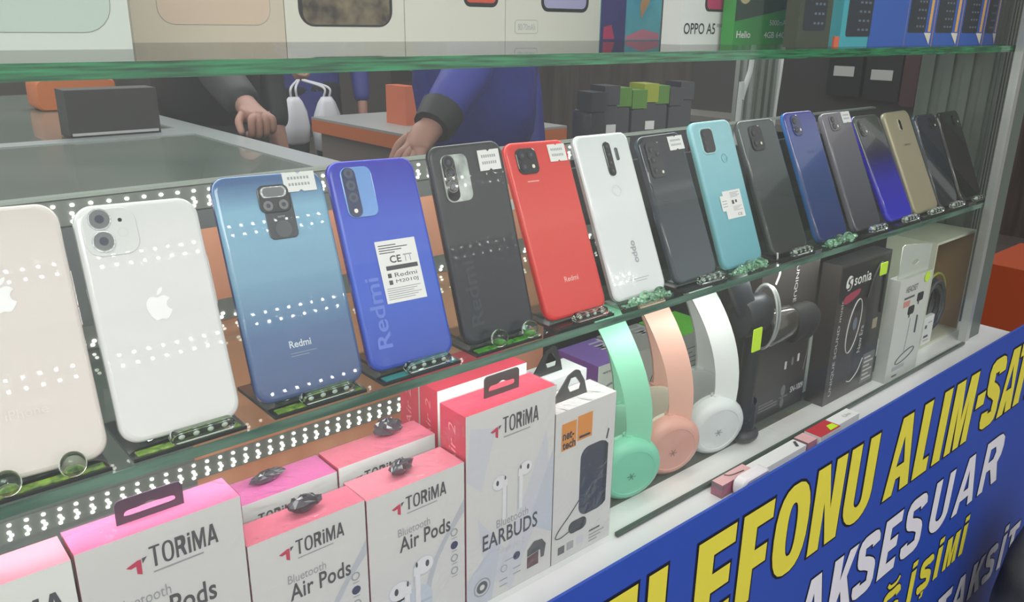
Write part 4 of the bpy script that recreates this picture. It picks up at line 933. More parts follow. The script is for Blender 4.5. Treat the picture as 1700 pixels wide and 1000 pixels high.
# beige open-front display box with a coil of cable
BEI = mat('beige_board', (196, 200, 178), .5); INB = noisy('tan_lining', (150, 120, 72), (176, 148, 100), 3, .5)
d = thing('display_box', 'beige open fronted display box at the right end of the showcase', 'box', (1.1650*K, .4500*K, FZ))
dw, dd, dh = .1312*K, .070*K, .1580*K
MB().box(0, dw, 0, dd, dh-.004, dh, BEI).build('top_board', d); MB().box(0, .004, 0, dd, .004, dh-.004, BEI, {'right': INB}).build('side_board', d)
MB().box(dw-.004, dw, 0, dd, .004, dh-.004, BEI, {'left': INB}).build('side_board', d); MB().box(.004, dw-.004, dd-.004, dd, .004, dh-.004, INB).build('back_board', d)
MB().box(0, dw, 0, dd, 0, .004, BEI).build('base_board', d)
cb = thing('cable_coil', 'coil of dark cable with a yellow green strap inside the beige display box', 'cable', (1.1650*K+.060, .4500*K+.036, FZ+.0045))
m = MB(); rr = random.Random(5); cm = mat('dark_cable', (58, 64, 66), .5)
for k in range(16):
    yy = -.024+.0032*k; r_ = .040-.0006*abs(k-7)+rr.uniform(-.003, .003); zz = .052+rr.uniform(-.004, .004)
    m.tube([(r_*1.02*math.cos(2*math.pi*i/22), yy+rr.uniform(-.001, .001), zz+r_*1.15*math.sin(2*math.pi*i/22)) for i in range(23)], .0034, cm, 7, cap=False)
m.build('coil', cb)
m = MB(); m.tube([(.044*math.cos(a), -.020, .056+.047*math.sin(a)+.006) for a in [R(10+i*8) for i in range(19)]], .0022, mat('yellow_green_cord', (150, 160, 60), .4), 7); m.build('strap', cb)
tag(MB().tube([(1.1650*K+.124, .4500*K+.040, FZ+.0048), (1.1650*K+.124, .4500*K+.040, FZ+.073)], .0125, mat('cork_tan', (206, 176, 112), .5), 18).build('paper_tube'), 'tan paper tube standing inside the beige display box', 'tube')
o = thing('cable_box', 'small white printed box in front of the cable coil', 'box', (1.1650*K+.006, .4500*K+.001, FZ+.0045))
MB().box(0, .036, 0, .006, 0, .048, PAPER).build('carton', o)
printed(o, 'front_print', lambda m: (m.rect(.006, .013, .028, .034, INK, -.0003), m.rect(.006, .022, .012, .016, INK, -.0003), m.rect(.006, .026, .006, .008, LINK, -.0003), m.rect(.016, .030, .036, .038, LINK, -.0003)))

# ------------------------------------------------------------------ small packs on the ledge in front of the pane
def pack(label, x0, x1, y0, y1, h, top, end, extra=None, rz=0):
    o = thing('small_pack', label, 'box', (x0*K, y0*K, FZ), rz); w, d_, hh = (x1-x0)*K, (y1-y0)*K, h*K
    m = MB(); ol = [(a+w/2, b_+hh/2) for a, b_ in rrect(w, hh, min(hh, w)*.12, 3)]
    m.box(0, w, 0, d_, 0, hh, end, {'top': top}); m.build('carton', o)
    if extra: q = MB(); extra(q, w, d_, hh); q.build('top_print', o)
    return o
MARB = noisy('pink_grey_card', (128, 118, 122), (204, 110, 140), 40, .3, (1, 1, 3)); ROSE = mat('rose_top', (222, 176, 176), .35)
T = lambda hh: Matrix(((1, 0, 0, 0), (0, 0, 1, 0), (0, 1, 0, hh+.0004), (0, 0, 0, 1)))
pack('pink and grey striped pack on the ledge, leftmost of the small packs',   .617, .668, .3952, .4078, .0145, ROSE, MARB, lambda m, w, d_, h: m.tube(smooth_open([(w*.35, d_*.9, h+.0006), (w*.45, d_*.5, h+.0006), (w*.8, d_*.3, h+.0006)]), .0006, INK, 5))
o = thing('small_case', 'glossy white rounded case on the ledge in front of the pink pack', 'case', (.630*K, .3795*K, FZ))
MB().slab([(a+.026, b_+.0115) for a, b_ in rrect(.052, .023, .009, 6)], [(.002, 0), (0, .002), (0, .0135), (.002, .0155)], mat('gloss_white', (240, 236, 238), .1, coat=.8)).build('shell', o)
m = MB(); [m.disc((.028+.005*i, -.0002, .0175-.001*i), .0012, mat('mirror_dot', (255, 255, 255), .1), n=10) for i in range(3)]; m.build('indicator', o)
pack('white flat pack with a small dark mark on the ledge behind the banner', .672, .765, .392, .4085, .0095, PAPER, PAPER, lambda m, w, d_, h: m.poly([(w*.86, d_*.3), (w*.94, d_*.8), (w*.98, d_*.75), (w*.90, d_*.2)], INK, 0, T(h)))
pack('grey pink pack between the white pack and the red one on the ledge', .767, .785, .391, .4085, .0110, ROSE, MARB)
pack('red pack with a yellow corner label on the ledge', .787, .830, .388, .4080, .0125, mat('red_card', (188, 54, 64), .4), PAPER, lambda m, w, d_, h: m.poly([(w*.55, d_*.1), (w*.95, d_*.1), (w*.95, d_*.5), (w*.7, d_*.55)], NEON, 0, T(h)))
pack('white pack with grey letters on the ledge right of the red pack', .833, .880, .392, .4085, .0115, PAPER, PAPER, lambda m, w, d_, h: m.text('Uni', w*.5, w*.8, d_*.3, d_*.6, LINK, 0, 0, M=T(h)))

# ------------------------------------------------------------------ blue banner
BLUE = mat('banner_blue', (42, 76, 172), .35); YEL = mat('banner_yellow', (222, 212, 70), .45); WHT = mat('banner_white', (226, 226, 234), .4); OUT = mat('banner_black', (16, 18, 40), .4)
by = .408; ks = by/.389
bn = thing('banner', 'blue shop banner with yellow and white lettering below the showcase', 'banner', (-.9, by, GZ))
zt = -.4265*ks
MB().box(0, 2.95, 0, .003, .10, -.4575-GZ, BLUE).build('sheet', bn)

def line(name, z0, z1, glyphs, m, ow, t):
    b_ = MB(); e = MB()
    for ch, x0, x1 in glyphs:
        w, h = (x1-x0)*ks, (z1-z0)*ks; ox, oz = x0*ks+.9, z0*ks-GZ
        put_glyph(b_, ch, ox, oz, w, h, t*ks, m, -.0008); put_glyph(e, ch, ox, oz, w, h, t*ks, OUT, -.0003, ow)
    e.build('letter_outline', bn); b_.build(name, bn)
line('yellow_lettering', -.5845, -.4705, [('T', .365, .425), ('E', .435, .490), ('L', .505, .565), ('E', .578, .640), ('F', .652, .708), ('O', .716, .786), ('N', .795, .860), ('U', .870, .940), ('A', .978, .1055+.945), ('L', 1.061, 1.106), ('I', 1.122, 1.148), ('M', 1.162, 1.240), ('-', 1.252, 1.282), ('S', 1.286, 1.346), ('A', 1.354, 1.414), ('T', 1.408, 1.462), ('I', 1.474, 1.498), ('M', 1.512, 1.59)], YEL, .0034, .0265)
line('white_lettering', -.7215, -.6265, [('A', .795, .862), ('K', .872, .932), ('S', .936, .992), ('E', 1.006, 1.056), ('S', 1.072, 1.134), ('U', 1.160, 1.226), ('A', 1.246, 1.326), ('R', 1.345, 1.424)], WHT, .0026, .0215)
line('yellow_lettering', -.8255, -.7660, [('D', .900, .952), ('E', .972, 1.016), ('Ğ', 1.040, 1.100), ('İ', 1.130, 1.150), ('Ş', 1.164, 1.208), ('İ', 1.222, 1.242), ('M', 1.256, 1.305), ('İ', 1.317, 1.337)], YEL, .0022, .0165)
line('white_lettering', -.9615, -.8860, [('T', 1.270, 1.325), ('A', 1.335, 1.398), ('K', 1.412, 1.464), ('S', 1.474, 1.524), ('İ', 1.545, 1.564), ('T', 1.576, 1.630)], WHT, .0022, .0185)
MB().box(0, 2.95, .003, .010, 0, .10, mat('kick_board', (60, 60, 62), .5)).build('kick_board', bn)
MB().box(0, 2.95, .0031, .0036, .10, .11, OUT).build('hem', bn)

# dark bag at the lower right corner
bg = thing('bag', 'dark grey fabric bag at the lower right corner in front of the banner', 'bag', (1.490, .285, GZ-.0))
m = MB(); BG = noisy('dark_grey_fabric', (40, 41, 44), (84, 86, 88), 9, .6); N = 28
prof = [(0, .90), (.02, 1.0), (.20, 1.04), (.38, 1.0), (.46, .90), (.51, .72), (.54, .45), (.55, .1)]
vs = [(.135*s_*math.copysign(abs(math.cos(a))**.7, math.cos(a)), .075*s_*math.copysign(abs(math.sin(a))**.7, math.sin(a)), z) for z, s_ in prof for a in [2*math.pi*k/N for k in range(N)]]
fs = [(i*N+k, i*N+(k+1) % N, (i+1)*N+(k+1) % N, (i+1)*N+k) for i in range(len(prof)-1) for k in range(N)]+[tuple(reversed(range(N))), tuple(range((len(prof)-1)*N, len(prof)*N))]
m.add(vs, fs, BG, True); m.build('body', bg, 60)
m = MB(); m.tube(smooth_open([(-.122, -.03, .40), (-.105, -.05, .48), (-.06, -.06, .53), (.02, -.05, .565), (.08, -.03, .545)]), .011, mat('bag_strap', (20, 21, 26), .5), 8); m.build('strap', bg)
m = MB(); m.tube(smooth_open([(-.10, -.068, .10), (-.105, -.07, .3), (-.085, -.065, .46)]), .004, MATS['bag_strap'], 6); m.build('piping', bg)

# ------------------------------------------------------------------ boxes on the upper shelf
def ubox(name, label, x0, x1, y, d_, front, side=None, h=.165, group='phone boxes on the upper shelf'):
    o = thing(name, label, 'box', (x0, y, UPT), group=group); w = x1-x0
    MB().box(0, w, 0, d_, 0, h, front, {'left': side or front, 'right': side or front}).build('carton', o); o['_w'] = w; o['_h'] = h; return o
def panel(m, x0, x1, z0, z1, r_, mm, y=-.0002, t=.0): m.slab([(a+(x0+x1)/2, b_+(z0+z1)/2) for a, b_ in rrect(x1-x0, z1-z0, r_, 6)], [(0, y), (0, -.00005)], mm)
CARD1 = mat('pale_grey_green_card', (206, 214, 206), .4); CARD2 = mat('beige_card', (200, 190, 170), .4); CARD3 = mat('ivory_card', (214, 214, 202), .4)
LINE_ = mat('thin_grey_line', (140, 144, 138), .5)
o = ubox('phone_box', 'pale grey phone box with large rounded outline, leftmost on the upper shelf', -.06, .2068, .676, .06, CARD1)
printed(o, 'front_print', lambda m: (panel(m, .03, o['_w']-.012, .0115, .155, .020, LINE_), panel(m, .0306, o['_w']-.0126, .0121, .1544, .0194, mat('grey_mint', (188, 204, 194), .3), -.0003)))
o = ubox('phone_box', 'beige phone box with rounded pinkish outline, second on the upper shelf', .262, .416, .850, .05, CARD2)
printed(o, 'front_print', lambda m: (panel(m, .024, .139, .0165, .15, .016, LINE_), panel(m, .0246, .1384, .0171, .149, .0154, mat('rosy_beige', (206, 184, 164), .35), -.0003)))
o = ubox('phone_box', 'ivory phone box with dark brown screen picture on the upper shelf', .417, .566, .850, .05, CARD3)
printed(o, 'front_print', lambda m: (panel(m, .0155, .133, .0158, .15, .018, BLACK), panel(m, .0205, .129, .0180, .148, .012, noisy('dark_brown_picture', (48, 42, 34), (128, 116, 92), 45, .3), -.0004)))
o = ubox('phone_box', 'ivory phone box with a red phone picture on the upper shelf', .567, .7195, .850, .05, CARD3)
printed(o, 'front_print', lambda m: (panel(m, .086, .141, .0405, .155, .010, BLACK), panel(m, .090, .137, .0455, .15, .006, mat('orange_red_picture', (206, 78, 54), .3), -.0004)))
o = ubox('phone_box', 'ivory phone box with lavender screen and small capacity badge', .7205, .8950, .850, .05, CARD3)
printed(o, 'front_print', lambda m: (panel(m, .061, .150, .037, .155, .012, BLACK), panel(m, .066, .145, .0415, .15, .008, mat('lavender_picture', (170, 166, 204), .3), -.0004), panel(m, .0158, .056, .0090, .0262, .004, LINE_), panel(m, .0163, .0555, .0095, .0257, .0035, CARD3, -.0003), m.text('80/70mAh', .021, .051, .0135, .0215, LINK, -.0004)))
o = ubox('phone_box', 'blue and teal phone box with coral corner on the upper shelf', .8964, 1.0278, .850, .05, noisy('teal_picture', (56, 150, 182), (96, 190, 200), 14, .35))
printed(o, 'front_print', lambda m: (m.rect(0, .052, 0, .155, noisy('deep_blue_picture', (30, 52, 110), (70, 50, 120), 20, .3), -.0002), m.poly([(.006, .002), (.006, .018), (.022, .022), (.03, .002)], mat('magenta_picture', (186, 50, 90), .3), -.0004), m.poly([(.054, .001), (.128, .001), (.128, .010), (.09, .016), (.054, .006)], mat('coral_picture', (222, 130, 150), .3), -.0004), m.poly([(.085, .03), (.10, .05), (.112, .08), (.10, .09), (.082, .05)], mat('amber_picture', (196, 150, 96), .3), -.0004)))
o = ubox('phone_box', 'white phone box with bold black lettering and magenta phone picture', .8310, .9350, .655, .03, mat('bright_white_card', (226, 228, 226), .4))
MAG = mat('magenta_phone_picture', (186, 44, 96), .3)
printed(o, 'front_print', lambda m: (m.text('OPPO A5', .0040, .0660, .0120, .0250, BLACK, -.0003, .01), m.rect(.069, .084, .0205, .0245, LINK, -.0003), panel(m, .042, .096, .0385, .15, .008, BLACK), panel(m, .046, .092, .0415, .149, .006, MAG, -.0004)))
o = ubox('phone_box', 'bright green phone box with dark diagonal top on the upper shelf', .9010, 1.0300, .630, .018, mat('bright_green_card', (34, 150, 52), .4))
printed(o, 'front_print', lambda m: (m.poly([(.0005, .0275), (.1285, .046), (.1285, .16), (.0005, .16)], mat('forest_green_print', (30, 62, 40), .4), -.0002), m.text('Helio', .006, .036, .0080, .0165, PAPER, -.0004, .02), m.text('5000mAh', .076, .118, .0235, .0300, PAPER, -.0004), m.text('4GB 64GB', .066, .122, .0080, .0155, PAPER, -.0004, .01), m.disc((.018, -.0004, .062), .014, mat('cream_picture', (206, 190, 140), .4))))
o = ubox('phone_box', 'dark green box with black keypad phone picture on the upper shelf', .9995, 1.0700, .612, .017, mat('dark_green_card', (58, 66, 50), .4))
o.location.y = .53; o.location.x = .8790
CYAN = mat('cyan_card', (58, 164, 178), .4); KEYB = mat('keypad_black', (24, 32, 44), .4); RB = mat('royal_blue_card', (34, 88, 178), .4); AMB = mat('amber_card', (224, 170, 88), .45); KEY = mat('key_grey', (96, 112, 130), .4)
def keyphone(m, x0, x1, z0, z1):
    panel(m, x0, x1, z0, z1, .004, KEYB); w = x1-x0
    for r_ in range(4):
        for c_ in range(3): m.rect(x0+w*(.45+.17*c_), x0+w*(.55+.17*c_), z0+.007+.0105*r_, z0+.0095+.0105*r_, KEY, -.0004)
printed(o, 'front_print', lambda m: keyphone(m, .010, .058, .018, .15))
o = ubox('feature_phone_box', 'cyan box with dark keypad phone picture on the upper shelf', 0.9740, 1.0430, .530, .05, CYAN)
printed(o, 'front_print', lambda m: keyphone(m, .012, .072, .0115, .15))
o = ubox('feature_phone_box', 'plain royal blue box side next to the cyan keypad phone box', 1.0440, 1.1410, .530, .05, RB, group='blue keypad phone boxes')
xs = [1.1420, 1.2253, 1.3127, 1.3997, 1.4950]
where = ['next to the plain blue one', 'second in the fanned run', 'third in the fanned run', 'fourth in the fanned run']
for i in range(4):
    x0, x1 = xs[i], xs[i+1]
    x1 = min(x1, 1.451)
    o = ubox('feature_phone_box', 'royal blue keypad phone box with orange edge, '+where[i], x0, x1-.002, .530, .05, RB, AMB, group='blue keypad phone boxes')
    w = o['_w']
    def fp(m):
        keyphone(m, w*.06, w*.70, .0165, .15); m.rect(w*.80, w*.90, .018, .15, AMB, -.0003); m.poly([(w*.66, .0165), (w*.92, .0165), (w*.90, -.0+.001)], mat('cream_flap', (222, 218, 200), .5), -.0006)
    printed(o, 'front_print', fp)
tag(MB().box(0.955, .966, .5260, .5285, UPT, UPT+.012, mat('orange_tag', (214, 98, 60), .5)).build('orange_tag'), 'small orange tag standing below the cyan box on the upper shelf', 'tag')

# ------------------------------------------------------------------ inside of the shop behind the showcase
GLT = noisy('green_grey_counter_glass', (104, 120, 110), (126, 138, 128), 2.5, .2, coat=.4); FRM = mat('counter_frame', (166, 176, 176), .35, .2); CBODY = mat('counter_body', (58, 62, 62), .5)
ct = thing('glass_counter', 'glass topped shop counter with grey aluminium frame behind the phones', 'counter', (.10, .99, GZ))
hz = -.26-GZ
MB().box(0, .66, 0, 2.4, 0, hz-.02, CBODY).build('body', ct); MB().box(0, .63, .0, 2.4, hz-.02, hz-.002, GLT).build('glass_top', ct)
MB().box(.63, .70, 0, 2.4, hz-.03, hz, FRM).build('frame_bar', ct); MB().box(0, .63, 1.02, 1.085, hz-.002, hz, FRM).build('frame_bar', ct)
MB().box(.50, .63, 1.085, 1.15, hz-.002, hz+.0, FRM).build('frame_bar', ct)
ym = mat('yellow_scrap', (200, 206, 110), .5)
for x, y, r_ in ((.43, 1.40, 30), (.66, 1.36, -35)):
    o = MB().box(-.013, .013, -.003, .003, 0, .001, ym).build('paper_scrap'); o.location = (x, y, -.2618); o.rotation_euler = (0, 0, R(r_))
    tag(o, 'tiny yellow scrap on the counter glass, '+('left one' if x < .5 else 'right one'), 'scrap')
o = thing('card_terminal', 'dark grey box with a pale lower edge standing on the shop counter', 'device', (.475, 2.075, -.26))
MB().box(0, .20, 0, .08, .006, .105, mat('dark_device', (60, 60, 60), .4)).build('body', o); MB().box(.005, .195, -.002, .0, .004, .010, mat('pale_edge', (188, 190, 190), .3)).build('trim', o); MB().box(.0, .20, 0, .08, 0, .006, BLACK).build('foot', o)
o = thing('orange_tray', 'orange tray standing on the far end of the shop counter', 'tray', (.555, 2.74, -.2618))
MB().slab([(a+.11, b_+.045) for a, b_ in rrect(.22, .09, .02, 4)], [(.004, 0), (0, .006), (0, .12)], mat('orange_plastic', (206, 118, 66), .45)).build('shell', o)
o = thing('orange_cabinet', 'orange and grey cabinet at the far left of the shop', 'cabinet', (.30, 4.2, GZ))
MB().box(0, .36, 0, .5, 0, .98, mat('grey_cabinet', (122, 116, 112), .5)).build('body', o); MB().box(.0, .05, -.01, -.0, .55, .98, mat('orange_panel', (206, 110, 76), .5)).build('door', o)
o = thing('red_bundle', 'red and violet bundle lying on the grey cabinet at far left', 'bundle', (.50, 4.4, GZ+.98))
MB().ball((0, 0, .045), .10, .08, .045, mat('rose_cloth', (190, 84, 106), .7)).ball((.12, .03, .04), .10, .07, .04, mat('violet_cloth', (70, 62, 132), .7)).build('cloth', o)
fc = thing('far_counter', 'grey topped counter with orange edge in the aisle behind the blue phone', 'counter', (1.83, 2.6, GZ))
MB().box(0, .7, 0, .85, 0, .82, mat('taupe_body', (112, 104, 100), .5)).build('body', fc); MB().box(-.03, .7, -.03, .88, .82, .875, mat('orange_edge', (190, 104, 56), .45)).build('edge', fc); MB().box(-.03, .7, -.03, .88, .875, .885, mat('grey_top', (150, 152, 150), .4)).build('top', fc)
o = thing('cash_drawer', 'black machine with orange side on the far grey counter', 'machine', (2.02, 2.95, GZ+.885)); MB().box(0, .26, 0, .2, 0, .22, BLACK).build('body', o); MB().box(-.06, 0, 0, .15, 0, .16, mat('orange_panel')).build('side_panel', o)

# phone-case packages on a side counter
sc_ = thing('side_counter', 'low dark counter holding the rows of packed phone cases', 'counter', (1.33, 1.20, GZ)); MB().box(0, .66, 0, .30, 0, .95, mat('dark_counter', (64, 66, 66), .5)).build('body', sc_); MB().box(0, .66, 0, .30, .95, .96, mat('pale_counter_top', (120, 122, 116), .4)).build('top', sc_)
PKM = clear('dark_clear_pack', (90, 96, 104), .25, (60, 66, 74), refl=1.2); GH = mat('leaf_green_header', (86, 140, 44), .45); YH = mat('yellow_green_header', (160, 172, 40), .45); CSM = mat('dark_case', (44, 48, 56), .35, coat=.4)
kinds = ['leftmost', 'second', 'third', 'fourth', 'fifth', 'sixth', 'seventh', 'eighth']
for i in range(8):
    x = 1.352+.045*i; hh = .155+.006*((i*5) % 3)
    head = GH if i in (2, 3, 5) else (YH if i in (4,) else CSM)
    o = thing('phone_case_pack', kinds[i]+' packed phone case in the row on the dark side counter', 'phone case', (x, 1.30+.004*(i % 3), -.34), -14, 'packed phone cases')
    MB().slab([(a+.02, b_+hh/2) for a, b_ in rrect(.040, hh, .008, 4)], [(.002, 0), (0, .003), (0, .075), (.002, .08)], CSM).build('case', o)
    MB().box(.0, .041, -.003, .060, hh, hh+.042, head).build('header_card', o)
    if i in (1, 4): MB().box(.008, .034, -.0022, -.0004, hh*.62, hh*.62+.02, STICK).build('price_sticker', o)
o = thing('phone_case_pack', 'red pack lying right of the row of packed phone cases', 'phone case', (1.76, 1.30, -.34)); MB().box(0, .13, 0, .09, 0, .09, mat('dark_red_pack', (134, 40, 56), .35)).build('case', o); MB().box(.02, .09, -.001, 0, .02, .07, mat('pink_pack_print', (186, 96, 110), .4)).build('print', o)
o = thing('wire_rack', 'small white wire stand with black screen beside the rear post', 'rack', (1.90, 1.25, -.34)); MB().box(0, .09, .002, .02, .012, .085, BLACK).build('screen', o); MB().tube([(-.004, 0, 0), (-.004, 0, .09)], .004, WCAB, 6).tube([(-.004, 0, .010), (.094, 0, .010)], .004, WCAB, 6).tube([(.094, 0, 0), (.094, 0, .03)], .004, WCAB, 6).build('wire', o)

# right-hand bay seen past the rear post
rk = thing('display_rack', 'dark rack board hung with tagged packs beyond the rear post', 'rack', (2.30, .80, GZ))
MB().box(0, .03, 0, .95, 0, 1.60, mat('rack_board', (50, 50, 50), .5)).build('board', rk); MB().box(-.16, 0, .12, .95, 1.015, 1.035, mat('pale_rack_shelf', (118, 116, 110), .5)).build('shelf', rk); MB().box(-.012, 0, .02, .20, 1.06, 1.60, mat('grey_poster', (104, 108, 100), .5)).build('poster', rk); MB().box(-.02, 0, .03, .19, 1.045, 1.075, mat('red_strip', (124, 36, 50), .5)).build('price_rail', rk)
for i, (y, z, lab) in enumerate(((1.16, -.185, 'black hanging pack with a white tag just right of the rear post'), (1.05, -.19, 'black hanging pack with a white tag, middle of the right bay'), (1.005, -.20, 'dark maroon hanging pack in the right bay beside the grey poster'))):
    o = thing('hanging_pack', lab, 'pack', (2.30, y, z), 0, 'tagged packs on the dark rack')
    w_ = .10 if i < 2 else .04
    MB().box(-.024, -.0005, 0, w_, 0, .17, BLACK if i < 2 else mat('maroon_pack', (64, 36, 42), .4)).build('packet', o)
    if i < 2: MB().box(-.0256, -.024, .022, .082, .055, .082, mat('grey_white_tag', (178, 180, 176), .5)).build('price_sticker', o)
o = thing('hanging_pack', 'dark pack with a small white tag beside the front aluminium post', 'pack', (2.30, .805, -.21), 0, 'tagged packs on the dark rack'); MB().box(-.03, -.0135, 0, .09, 0, .17, mat('brown_black_pack', (50, 46, 42), .4)).build('packet', o); MB().box(-.0315, -.03, .010, .040, .055, .085, MATS['grey_white_tag']).build('price_sticker', o)
o = thing('orange_bin', 'orange metal cabinet outside to the right of the aluminium post', 'cabinet', (3.0, .60, GZ))
MB().box(0, .4, 0, .42, .03, .545, mat('burnt_orange', (176, 78, 44), .45)).build('body', o); MB().box(.02, .38, .02, .40, 0, .03, BLACK).build('plinth', o); MB().box(-.004, 0, .02, .40, .30, .304, mat('dark_seam', (90, 44, 30), .5)).build('seam', o)

# ------------------------------------------------------------------ people behind the counter
def skin_obj(name, V, E, rad, m, parent, sub=2, root=0):
    me = bpy.data.meshes.new(name); me.from_pydata([tuple(v) for v in V], E, []); o = bpy.data.objects.new(name, me); COL.objects.link(o)
    sk = o.modifiers.new('skin', 'SKIN'); sk.use_smooth_shade = True
    if not me.skin_vertices:
        bm_ = bmesh.new(); bm_.from_mesh(me); bm_.verts.layers.skin.verify(); bm_.to_mesh(me); bm_.free()
    for i, r_ in enumerate(rad):
        me.skin_vertices[0].data[i].radius = r_ if isinstance(r_, tuple) else (r_, r_); me.skin_vertices[0].data[i].use_root = (i == root)
    sb = o.modifiers.new('sub', 'SUBSURF'); sb.levels = sub; sb.render_levels = sub
    dg = bpy.context.evaluated_depsgraph_get(); dg.update()
    me2 = bpy.data.meshes.new_from_object(o.evaluated_get(dg)); me2.name = name; bpy.data.objects.remove(o)
    me2.materials.clear(); me2.materials.append(m)
    for p_ in me2.polygons: p_.use_smooth = True
    ob = bpy.data.objects.new(name, me2); COL.objects.link(ob); ob.parent = parent; return ob
def chain(V, E, rad, start, pts, rs):
    k = start
    for p_, r_ in zip(pts, rs):
        V.append(Vector(p_)); rad.append(r_); E.append((k, len(V)-1)); k = len(V)-1
    return k
def hand(V, E, rad, wrist, d, n, curl, thumb_side):
    """palm, five fingers; d points along the fingers, n is the palm side, curl in degrees per joint"""
    d = d.normalized(); n = (n-d*n.dot(d)).normalized(); s_ = d.cross(n)*thumb_side
    w0 = V[wrist]; k = chain(V, E, rad, wrist, [w0+d*.045], [(.030, .017)])
    for j, (off, ln) in enumerate(((.027, .078), (.009, .086), (-.009, .080), (-.026, .064))):
        base = w0+d*.088+s_*off; pts = [base]; a = math.radians(curl*.6); p_ = base
        for f in (.45, .32, .23):
            a += math.radians(curl); p_ = p_+(d*math.cos(a)+n*math.sin(a))*ln*f; pts.append(p_)
        chain(V, E, rad, k, pts, [.0105, .0092, .0084, .0068])
    t0 = w0+d*.035+s_*.034; chain(V, E, rad, k, [t0, t0+(d*.8+s_*.5+n*.3)*.034, t0+(d*1.4+s_*.45+n*.7)*.045], [.013, .0105, .008])
def person(name, label, base, face, jacket, trousers, hair, arms, lean=(0, 0), feet=None, hem=None):
    """base = point between the feet on the floor; face = heading in degrees (0 looks towards -y)"""
    rt = thing(name, label, 'person', base); a = R(face); rx = Vector((math.cos(a), math.sin(a), 0)); fw = Vector((math.sin(a), -math.cos(a), 0)); up = Vector((0, 0, 1))
    def P(x, f, z): return rx*x+fw*f+up*z
    lx, lf = lean
    pelvis = P(0, 0, .93); chest = P(lx*.7, lf*.7, 1.28); neck = P(lx, lf, 1.46)
    V = [pelvis, P(lx*.35, lf*.35, 1.10), chest, neck, neck+P(0, .02, .09), neck+P(0, .03, .15), neck+P(0, .025, .23)]; E = [(i, i+1) for i in range(6)]; rad = [(.12, .09), (.12, .09), (.16, .11), .055, .060, (.075, .09), (.062, .075)]
    JV, JE, JR = [Vector(v) for v in V[:4]], [(0, 1), (1, 2), (2, 3)], [(.185, .14), (.180, .135), (.195, .14), .075]
    if hem: JV.append(P(0, 0, hem)); JE.append((0, 4)); JR.append((.20, .155))
    TV, TE, TR = [Vector(pelvis), P(0, 0, 1.03)], [(0, 1)], [(.19, .15), (.185, .145)]
    for s_ in (-1, 1):
        ft = (feet or {}).get(s_, (s_*.10, 0)); pts = [P(s_*.09, 0, .86), P(s_*.10+(ft[0]-s_*.1)*.5, ft[1]*.5+.02, .48), P(ft[0], ft[1], .09), P(ft[0], ft[1]+.10, .035), P(ft[0], ft[1]+.17, .03)]
        chain(V, E, rad, 0, pts, [.080, .052, .036, .034, .026]); chain(TV, TE, TR, 0, pts[:3], [.098, .072, .058])
        sh, el, wr, hd, hn, curl = arms[s_]
        B = Vector(base); sh, el, wr = Vector(sh)-B, Vector(el)-B, Vector(wr)-B
        k = chain(V, E, rad, 2, [sh, el, wr], [.050, .038, .028]); chain(JV, JE, JR, 2, [sh, (sh+el)/2, el, el+(wr-el)*.9], [.080, .068, .060, .046])
        hand(V, E, rad, k, Vector(hd), Vector(hn), curl, s_)
    skin_obj('body', V, E, rad, SKIN, rt); skin_obj('jacket', JV, JE, JR, jacket, rt); skin_obj('trousers', TV, TE, TR, trousers, rt)
    hc = neck+P(0, .02, .19); m = MB(); m.ball(tuple(hc+P(0, -.016, .030)), .088, .098, .092, hair, 18, 10); m.build('hair', rt)
    m = MB()
    for s_ in (-1, 1): m.ball(tuple(hc+P(s_*.031, .098, -.004)), .011, .008, .007, mat('eye_dark', (40, 34, 32), .3), 8, 6)
    m.build('eyes', rt); MB().ball(tuple(hc+P(0, .108, -.032)), .013, .020, .020, SKIN, 10, 8).build('nose', rt); MB().ball(tuple(hc+P(0, .092, -.068)), .022, .008, .006, mat('lips', (150, 92, 88), .5), 10, 6).build('mouth', rt)
    m = MB()
    for s_ in (-1, 1): m.ball(tuple(hc+P(s_*.082, .004, -.012)), .012, .018, .030, SKIN, 8, 8)
    m.build('ears', rt)
    for s_ in (-1, 1):
        ft = (feet or {}).get(s_, (s_*.10, 0)); q = MB(); c_ = P(ft[0], ft[1]+.07, .042)
        q.ball((0, 0, 0), .050, .135, .042, mat('black_shoe', (28, 28, 30), .4), 14, 8, M=Matrix.Translation(c_) @ Matrix.Rotation(a, 4, 'Z')); q.build('shoe', rt)
    return rt
JB = noisy('royal_blue_jacket', (34, 44, 128), (52, 62, 160), 7, .6, bump=(9, .5, .02)); JN = noisy('navy_jacket', (40, 46, 112), (54, 60, 136), 6, .6); JK = mat('black_jacket', (34, 38, 42), .6); TRN = mat('dark_trousers', (30, 32, 42), .7); HAIR = mat('dark_hair', (34, 28, 24), .6)
pb = person('person', 'person in royal blue jacket reaching a hand down behind the blue and black phones', (1.42, 1.78, GZ), -55, JB, TRN, HAIR,
       {-1: ((1.28, 1.62, .10), (1.17, 1.50, -.10), (1.035, 1.46, -.215), (-.8, -.25, -.55), (.4, .3, -.8), 16), 1: ((1.60, 1.93, .10), (1.66, 1.88, -.17), (1.62, 1.78, -.40), (-.2, -.3, -1), (-.8, -.2, 0), 18)}, lean=(-.02, .06))
MB().tube([(1.075, 1.475, -.180), (1.055, 1.467, -.198), (1.035, 1.460, -.213)], [.050, .048, .043], JK, 14, M=Matrix.Translation((-1.42, -1.78, -GZ))).build('cuff', pb)

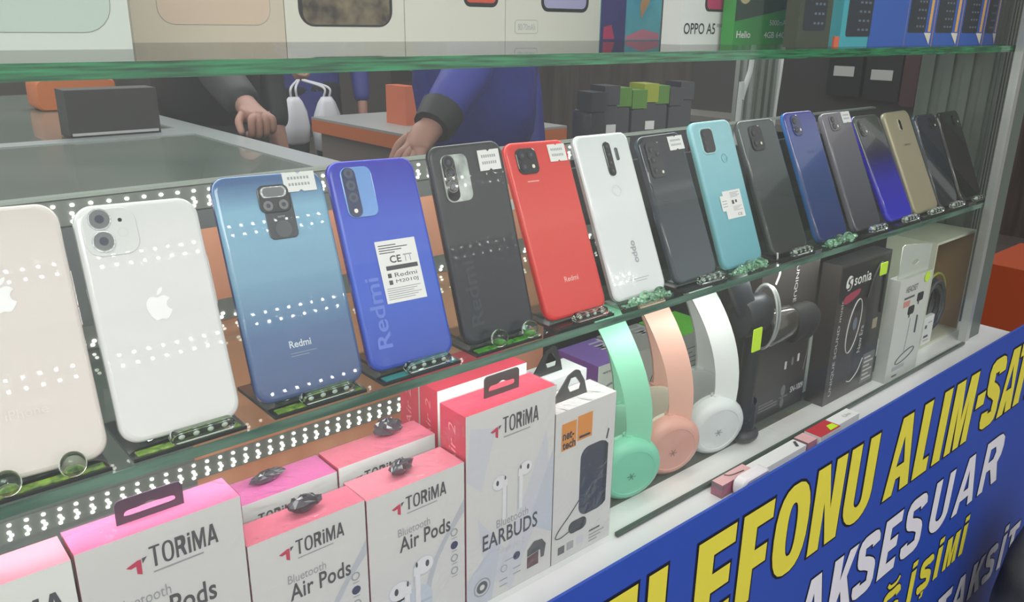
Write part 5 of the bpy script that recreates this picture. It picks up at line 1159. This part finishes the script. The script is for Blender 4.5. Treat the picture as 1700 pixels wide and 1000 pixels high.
person('person', 'person in black jacket with a fist resting on the shop counter', (1.03, 2.66, GZ), -60, JK, TRN, HAIR,
       {-1: ((.93, 2.46, .06), (.905, 2.26, -.14), (.885, 2.03, -.218), (-.12, -1, -.12), (0, -.25, -1), 58), 1: ((1.19, 2.80, .10), (1.27, 2.76, -.16), (1.25, 2.66, -.38), (0, -.3, -1), (-.7, 0, 0), 20)}, lean=(0, .05))
pn = person('person', 'distant person in navy jacket holding two white plastic bags', (2.20, 4.25, GZ), -15, JN, TRN, HAIR,
       {-1: ((2.00, 4.22, .02), (1.93, 4.17, -.16), (1.99, 4.00, -.185), (0, -.35, -.9), (.9, 0, 0), 45), 1: ((2.40, 4.18, .04), (2.46, 4.16, -.22), (2.44, 4.10, -.46), (0, 0, -1), (-.9, 0, 0), 20)}, feet={-1: (-.13, .05), 1: (.11, -.12)}, hem=.76)
BAGM = mat('white_plastic_bag', (206, 208, 214), .4)
for i, (x, y, h_, lab) in enumerate(((1.90, 3.84, .24, 'white plastic carrier bag hanging from the far hand, left one'), (2.050, 3.79, .28, 'white plastic carrier bag hanging from the far hand, right one'))):
    o = thing('plastic_bag', lab, 'bag', (x, y, -.345-h_), group='white plastic bags')
    m = MB(); n_ = 18; vs = []
    for z, r_ in ((0, .045), (.01, .07), (h_*.35, .078), (h_*.65, .066), (h_*.85, .045), (h_*.95, .026)):
        for k in range(n_):
            a = 2*math.pi*k/n_; q = 1+.10*math.sin(5*a+i); vs.append((r_*q*math.cos(a), r_*.6*q*math.sin(a), z))
    fs = [(a_*n_+k, a_*n_+(k+1) % n_, (a_+1)*n_+(k+1) % n_, (a_+1)*n_+k) for a_ in range(5) for k in range(n_)]+[tuple(reversed(range(n_))), tuple(range(5*n_, 6*n_))]
    m.add(vs, fs, BAGM, True); m.build('sack', o, 70)
    m = MB()
    for sx in (-.016, .016): m.tube(smooth_open([(sx, 0, h_*.93), (sx*.8, 0, h_+.03), (sx*.3+(1.99-x)*.85, (3.96-y)*.80, h_+.060)]), .006, BAGM, 6)
    m.build('handles', o)
